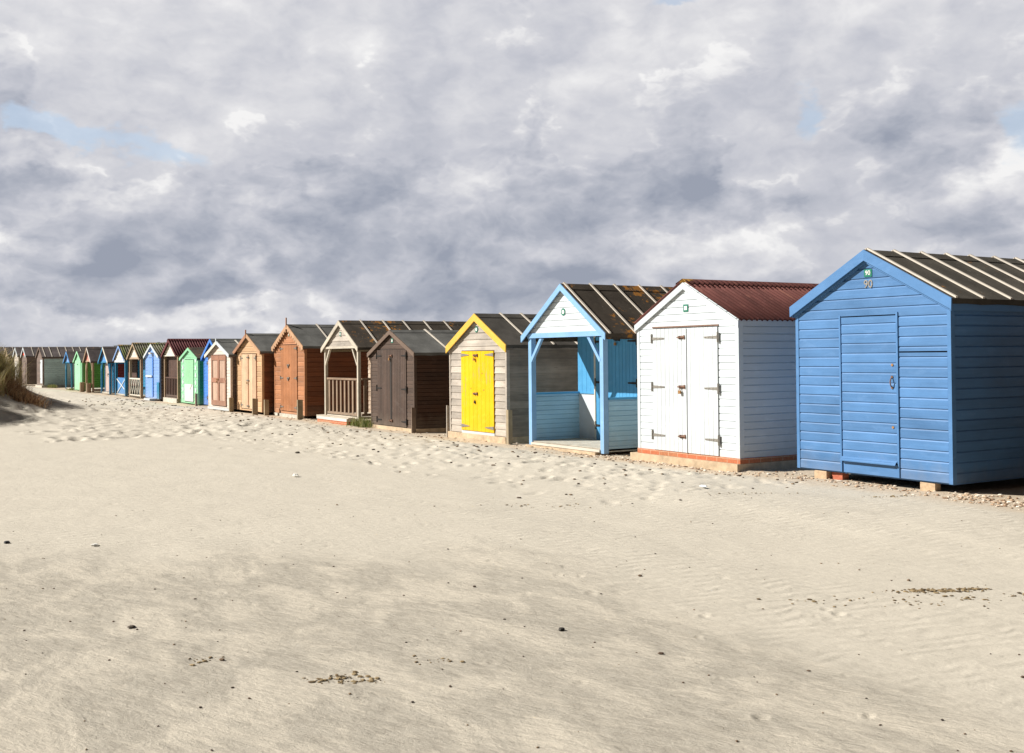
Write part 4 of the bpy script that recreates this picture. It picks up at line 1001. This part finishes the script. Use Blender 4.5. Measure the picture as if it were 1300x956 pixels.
tag(blades('marram_grass', A, GR, .45, 1.05, .014, 5, (.1, .12), .5), 'tall green and straw marram grass on the dune at the left', 'grass', kind='stuff')
pts = []
for k in range(95):
    if k % 5 < 3: cx, cy = rs.normal(-36.6, .5), rs.normal(4.1, .24)
    elif k % 5 == 3: cx, cy = rs.normal(-34.7, .22), rs.normal(4.5, .2)
    else: cx, cy = rs.normal(-35.7, .6), rs.normal(4.3, .3)
    for j in range(rs.randint(20, 110)): pts.append((cx + rs.normal(0, .16), cy + rs.normal(0, .14), 0))
A = np.array(pts); A[:, 2] = ground_h(A[:, 0], A[:, 1]) - .03
tag(blades('dead_grass', A, DRY, .05, .40, .014, 6, (.2, .25), 1.3), 'low rusty brown dead grass at the foot of the dune', 'grass', kind='stuff')
def tuft(label, x, y, n, hgt, sp=.2):
    q = np.random.RandomState(int(abs(x) * 10)); A = np.stack([q.normal(x, sp * 1.4, n), q.normal(y, sp * .5, n), np.zeros(n)], -1); A[:, 2] = ground_h(A[:, 0], A[:, 1]) - .02
    o = blades('grass_tuft', A, FRESH, hgt * .4, hgt, .012, int(abs(x))); A0 = Vector((x, y, 0)); o.data.transform(Matrix.Translation(-A0)); o.location = A0
    return tag(o, label, 'grass tuft', 'green grass tufts growing against the huts')
tuft('green grass tuft between the open porch timber hut and the dark brown hut', -24.75, 10.75, 420, .34, .17)
tuft('grass tuft at the foot of the duck egg blue side wall', -72.0, 10.9, 600, .32, .22)
tuft('small grass tuft beside the mint green hut', -64.9, 10.8, 200, .2, .2)

# ------------------------------------------------------------------ shrubs behind the row
LEAFM = grass_mat('shrub_leaf', (.035,.06,.012), (.10,.13,.03), (.22,.2,.06)); BARK = plain('shrub_bark', (.12,.08,.05), .9)
def shrub(label, x, y, hgt, wid, seed):
    q = np.random.RandomState(seed); root = empty('shrub', (x, y, 0)); tag(root, label, 'shrub', 'shrubs rising beyond the huts')
    m = MB(); tips = []
    for k in range(6):
        a = q.uniform(0, 6.28); e = (math.cos(a) * wid * q.uniform(.1, .4), math.sin(a) * wid * q.uniform(.1, .4), hgt * q.uniform(.6, .85)); m.cyl((0, 0, -.1), (e[0] * .4, e[1] * .4, e[2] * .5), .06, 7, r2=.04); m.cyl((e[0] * .4, e[1] * .4, e[2] * .5), e, .04, 6, r2=.012); tips.append(e)
    m.build('trunk', BARK, root)
    mb = MB()
    for c in range(26):
        e = tips[c % 6]; cx, cy, cz = e[0] + q.normal(0, wid * .18), e[1] + q.normal(0, wid * .18), e[2] + q.normal(0, hgt * .1)
        cz = min(cz, hgt * .93)
        for k in range(130):
            d = q.normal(0, 1, 3); d = d / np.linalg.norm(d) * q.uniform(.3, 1) * q.uniform(.16, .3) ; p = np.array([cx, cy, cz]) + d; s = q.uniform(.03, .07)
            u = q.normal(0, 1, 3); u /= np.linalg.norm(u); w_ = np.cross(u, q.normal(0, 1, 3)); w_ /= np.linalg.norm(w_)
            mb.face([p - u * s, p + w_ * s * .5, p + u * s, p - w_ * s * .5], q.rand())
    mb.build('crown', LEAFM, root)
for i, (lb, x, y, hh, ww) in enumerate([
    ('rounded green shrub beyond the roof of the chalky white hut', -76, 25.0, 2.75, 3.4), ('thin topped shrub beyond the bright blue hut, left of the rounded one', -80, 23.5, 2.75, 1.5),
    ('second rounded shrub showing between the chalky white and honey pine roofs', -72, 24.6, 2.5, 2.6),
    ('feathery shrub beyond the middle of the dark maroon roof', -84, 22.6, 3.05, 1.2), ('spiky shrub beyond the left end of the dark maroon roof', -86, 21.2, 2.9, 1.4), ('low shrub beyond the mossy corrugated roofs', -90, 20.2, 2.75, 2.2), ('dim shrub behind the periwinkle hut roof', -96, 20.4, 2.8, 1.8)]):
    shrub(lb, x, y, hh, ww, 20 + i)

# ------------------------------------------------------------------ world: Nishita sky behind broken cloud
SUN_AZ = Vector((-.591, -.806)); SUN_EL = R(36)
w = bpy.data.worlds.new('World'); scene.world = w; w.use_nodes = True; t = NT(w.node_tree)
bg = w.node_tree.nodes['Background']; bg.inputs['Strength'].default_value = .1
sky = t.new('ShaderNodeTexSky', sky_type='NISHITA'); sky.sun_disc = False; sky.sun_elevation = SUN_EL; sky.sun_rotation = math.atan2(SUN_AZ.x, SUN_AZ.y); sky.altitude = 10; sky.ozone_density = 1.5
tc = t.new('ShaderNodeTexCoord'); d = tc.outputs['Generated']
q = t.vmath('MULTIPLY', d, (1, 1, 1.7))
wn = t.noise(q, 7, 5, .55); w2 = t.noise(q, 24, 5, .6)
off = t.vmath('ADD', t.vmath('MULTIPLY', t.vmath('SUBTRACT', wn.outputs['Color'], (.5, .5, .5)), (.17, .17, .12)), t.vmath('MULTIPLY', t.vmath('SUBTRACT', w2.outputs['Color'], (.5, .5, .5)), (.06, .06, .045)))
dw = t.vmath('ADD', d, off)
f0 = Vector((-math.cos(yaw), math.sin(yaw), 0)); r0 = Vector((math.sin(yaw), math.cos(yaw), 0))
def blob(px, py, sx, sy):
    """a soft patch of the sky round one direction, given as a sight line"""
    az = math.atan((px - 650) / 1400); el = math.atan((452 - .009 * (px - 650) - py) / 1400 * math.cos(az))
    dv = (f0 * math.cos(az) + r0 * math.sin(az)) * math.cos(el) + Vector((0, 0, math.sin(el)))
    m = t.new('ShaderNodeMapping', vector_type='TEXTURE'); t.link(dw, m.inputs[0]); m.inputs['Location'].default_value = dv
    m.inputs['Rotation'].default_value = (0, 0, math.atan2(dv.y, dv.x)); m.inputs['Scale'].default_value = (1.0, 2.0 * sx / 1400, 2.0 * sy / 1400)
    l = t.new('ShaderNodeVectorMath', operation='LENGTH'); t.link(m.outputs[0], l.inputs[0])
    return t.remap(l.outputs['Value'], 1.0, 0.0, 0, 1, True)
def total(rows):
    tot = None
    for (px, py, sx, sy, a) in rows:
        b_ = t.math('MULTIPLY', blob(px, py, sx, sy), a); tot = b_ if tot is None else t.math('ADD', tot, b_)
    return tot
# masses of darker cloud (positive) and open bright cloud (negative)
mass = total([(0,90,45,100,.5),(355,205,70,60,.5),(385,262,80,30,.4),(480,235,75,40,.5),(640,190,90,60,.4),(665,70,55,90,.45),(830,120,65,90,.4),(790,238,150,45,.5),(950,258,150,45,.5),(1180,130,130,110,.35),(1250,210,70,70,.35),
    (210,300,230,55,.34),(50,220,110,35,.3),(100,385,160,24,.3),(380,375,240,50,.34),(720,340,330,70,.35),(250,340,120,30,.3),
    (130,90,190,80,-.45),(450,80,150,100,-.5),(930,70,110,70,-.35),(1100,30,160,50,-.4),(745,120,45,80,-.4),(840,25,80,35,-.4),(1000,190,80,40,-.3)])
lit = total([(315,348,24,16,.55),(32,318,70,11,.5),(372,312,36,26,.28),(950,312,60,32,.36),(1280,250,40,34,.5),(1292,212,30,20,.35),(500,400,90,14,.26),(280,407,90,11,.34),(70,407,140,11,.26),(590,245,60,14,.26),(130,362,90,22,.2),(60,205,60,10,.22),(150,248,60,8,.25)])
def billow(v, scale0=5.4, octs=5):
    """heaped rounded lobes, like cumulus"""
    out = None; a = 1.0; sc = scale0
    for k in range(octs):
        n = t.noise(v, sc, 1 if k else 2, .5); h = t.math('MULTIPLY', t.math('ABSOLUTE', t.math('SUBTRACT', n.outputs['Fac'], .5)), 2.4 * a)
        out = h if out is None else t.math('ADD', out, h); a *= .56; sc *= 2.13
    return out
def heap(v): return t.math('ADD', t.math('MULTIPLY', t.noise(v, 2.9, 4, .5).outputs['Fac'], 1.05), t.math('MULTIPLY', billow(v), .30))
qw = t.vmath('ADD', q, t.vmath('MULTIPLY', off, (.35, .35, .35)))
hA = heap(qw); hB = heap(t.vmath('ADD', qw, (-.591 * .017, -.806 * .017, .030)))
nC = t.noise(q, 15, 8, .6, .2); nL = t.noise(q, 1.9, 3, .5)
relief = t.math('SUBTRACT', hA, hB)
sep = t.new('ShaderNodeSeparateXYZ'); t.link(d, sep.inputs[0])
cv = t.math('ADD', hA, t.math('ADD', t.math('MULTIPLY', mass, .38), t.remap(sep.outputs['Z'], .02, .16, .05, 0)))
cov = t.remap(cv, .685, .79, 0, 1, True)
elv = t.remap(sep.outputs['Z'], .0, .26, .40, .66)
back = t.math('ADD', elv, t.math('MULTIPLY', t.math('SUBTRACT', nC.outputs['Fac'], .5), .20))
back = t.math('ADD', back, t.math('MULTIPLY', relief, 1.5))
edge = t.math('MULTIPLY', t.math('MULTIPLY', cov, t.math('SUBTRACT', 1.0, cov)), t.remap(relief, -.02, .04, .0, .62))
deep = t.remap(cv, .70, .98, .08, .42)
front = t.math('ADD', t.math('SUBTRACT', elv, deep), t.math('ADD', t.math('MULTIPLY', relief, 3.1), t.math('MULTIPLY', t.math('SUBTRACT', nC.outputs['Fac'], .5), .22)))
front = t.math('ADD', front, t.math('MULTIPLY', t.math('SUBTRACT', nL.outputs['Fac'], .5), .4))
br = t.math('ADD', t.math('MULTIPLY', back, t.math('SUBTRACT', 1.0, cov)), t.math('MULTIPLY', front, cov))
br = t.math('ADD', t.math('ADD', t.math('MULTIPLY_ADD', br, .88, .085), edge), lit)
ramp = t.new('ShaderNodeValToRGB'); t.link(br, ramp.inputs[0]); e = ramp.color_ramp.elements
e[0].position = 0.0; e[0].color = (.265, .29, .355, 1); e[1].position = 1.0; e[1].color = (.74, .735, .735, 1)
for p_, c_ in ((.25, (.355, .374, .432)), (.5, (.465, .474, .522)), (.75, (.59, .59, .615))): x = e.new(p_); x.color = (*c_, 1)
dt = t.new('ShaderNodeVectorMath', operation='DOT_PRODUCT'); t.link(d, dt.inputs[0]); dt.inputs[1].default_value = f0
# cloud overhead and behind, out of view, is dimmed to deepen the shade
thick = t.math('MULTIPLY', t.remap(sep.outputs['Z'], .33, .5, 7.3, 2.0, True), t.remap(dt.outputs['Value'], .1, .75, .26, 1, True))
cb = t.new('ShaderNodeCombineXYZ'); [t.link(thick, cb.inputs[k]) for k in range(3)]
cl = t.vmath('MULTIPLY', ramp.outputs[0], cb.outputs[0])
gap = None
for (px, py, sx, sy) in [(30,160,42,16),(95,178,60,13),(225,197,45,14),(1018,136,20,18),(1303,165,20,34),(850,2,36,10)]:
    g_ = blob(px, py, sx, sy); gap = g_ if gap is None else t.math('ADD', gap, g_)
gp = t.remap(t.math('ADD', gap, t.math('MULTIPLY', t.math('SUBTRACT', nC.outputs['Fac'], .5), .9)), .15, .85, 0, .62, True)
skyc = t.mix(.6, sky.outputs[0], (3.1, 3.7, 4.5))
t.link(t.mix(gp, cl, skyc), bg.inputs['Color'])

sl = bpy.data.lights.new('sun', 'SUN'); sl.energy = 5.0; sl.angle = R(.5); sl.color = (1.0, .955, .88)
so = bpy.data.objects.new('sun', sl); COL.objects.link(so)
sd = Vector((SUN_AZ.x * math.cos(SUN_EL), SUN_AZ.y * math.cos(SUN_EL), math.sin(SUN_EL))); so.rotation_euler = sd.to_track_quat('Z', 'Y').to_euler(); so.location = (-10, -10, 20)

# ------------------------------------------------------------------ camera
cd = bpy.data.cameras.new('camera'); cam = bpy.data.objects.new('camera', cd); COL.objects.link(cam); scene.camera = cam
p = math.atan(19 / 1400); rl = .009; up = Vector((0, 0, 1))
fw = f0 * math.cos(p) + up * math.sin(p); u0 = up * math.cos(p) - f0 * math.sin(p); rc = r0 * math.cos(rl) - u0 * math.sin(rl); uc = u0 * math.cos(rl) + r0 * math.sin(rl)
M = Matrix((rc, uc, -fw)).transposed().to_4x4(); M.translation = Vector((0, 0, 1.65)); cam.matrix_world = M
cd.sensor_width = 36; cd.lens = 1400 / 1300 * 36; cd.shift_y = -45 / 1300; cd.clip_start = .05; cd.clip_end = 12000
scene.render.engine = 'CYCLES'; scene.render.resolution_x = 1024; scene.render.resolution_y = 753
vs = scene.view_settings; vs.view_transform = 'Standard'; vs.look = 'None'; vs.exposure = .75; vs.gamma = 1; vs.use_curve_mapping = False
scene.cycles.max_bounces = 6
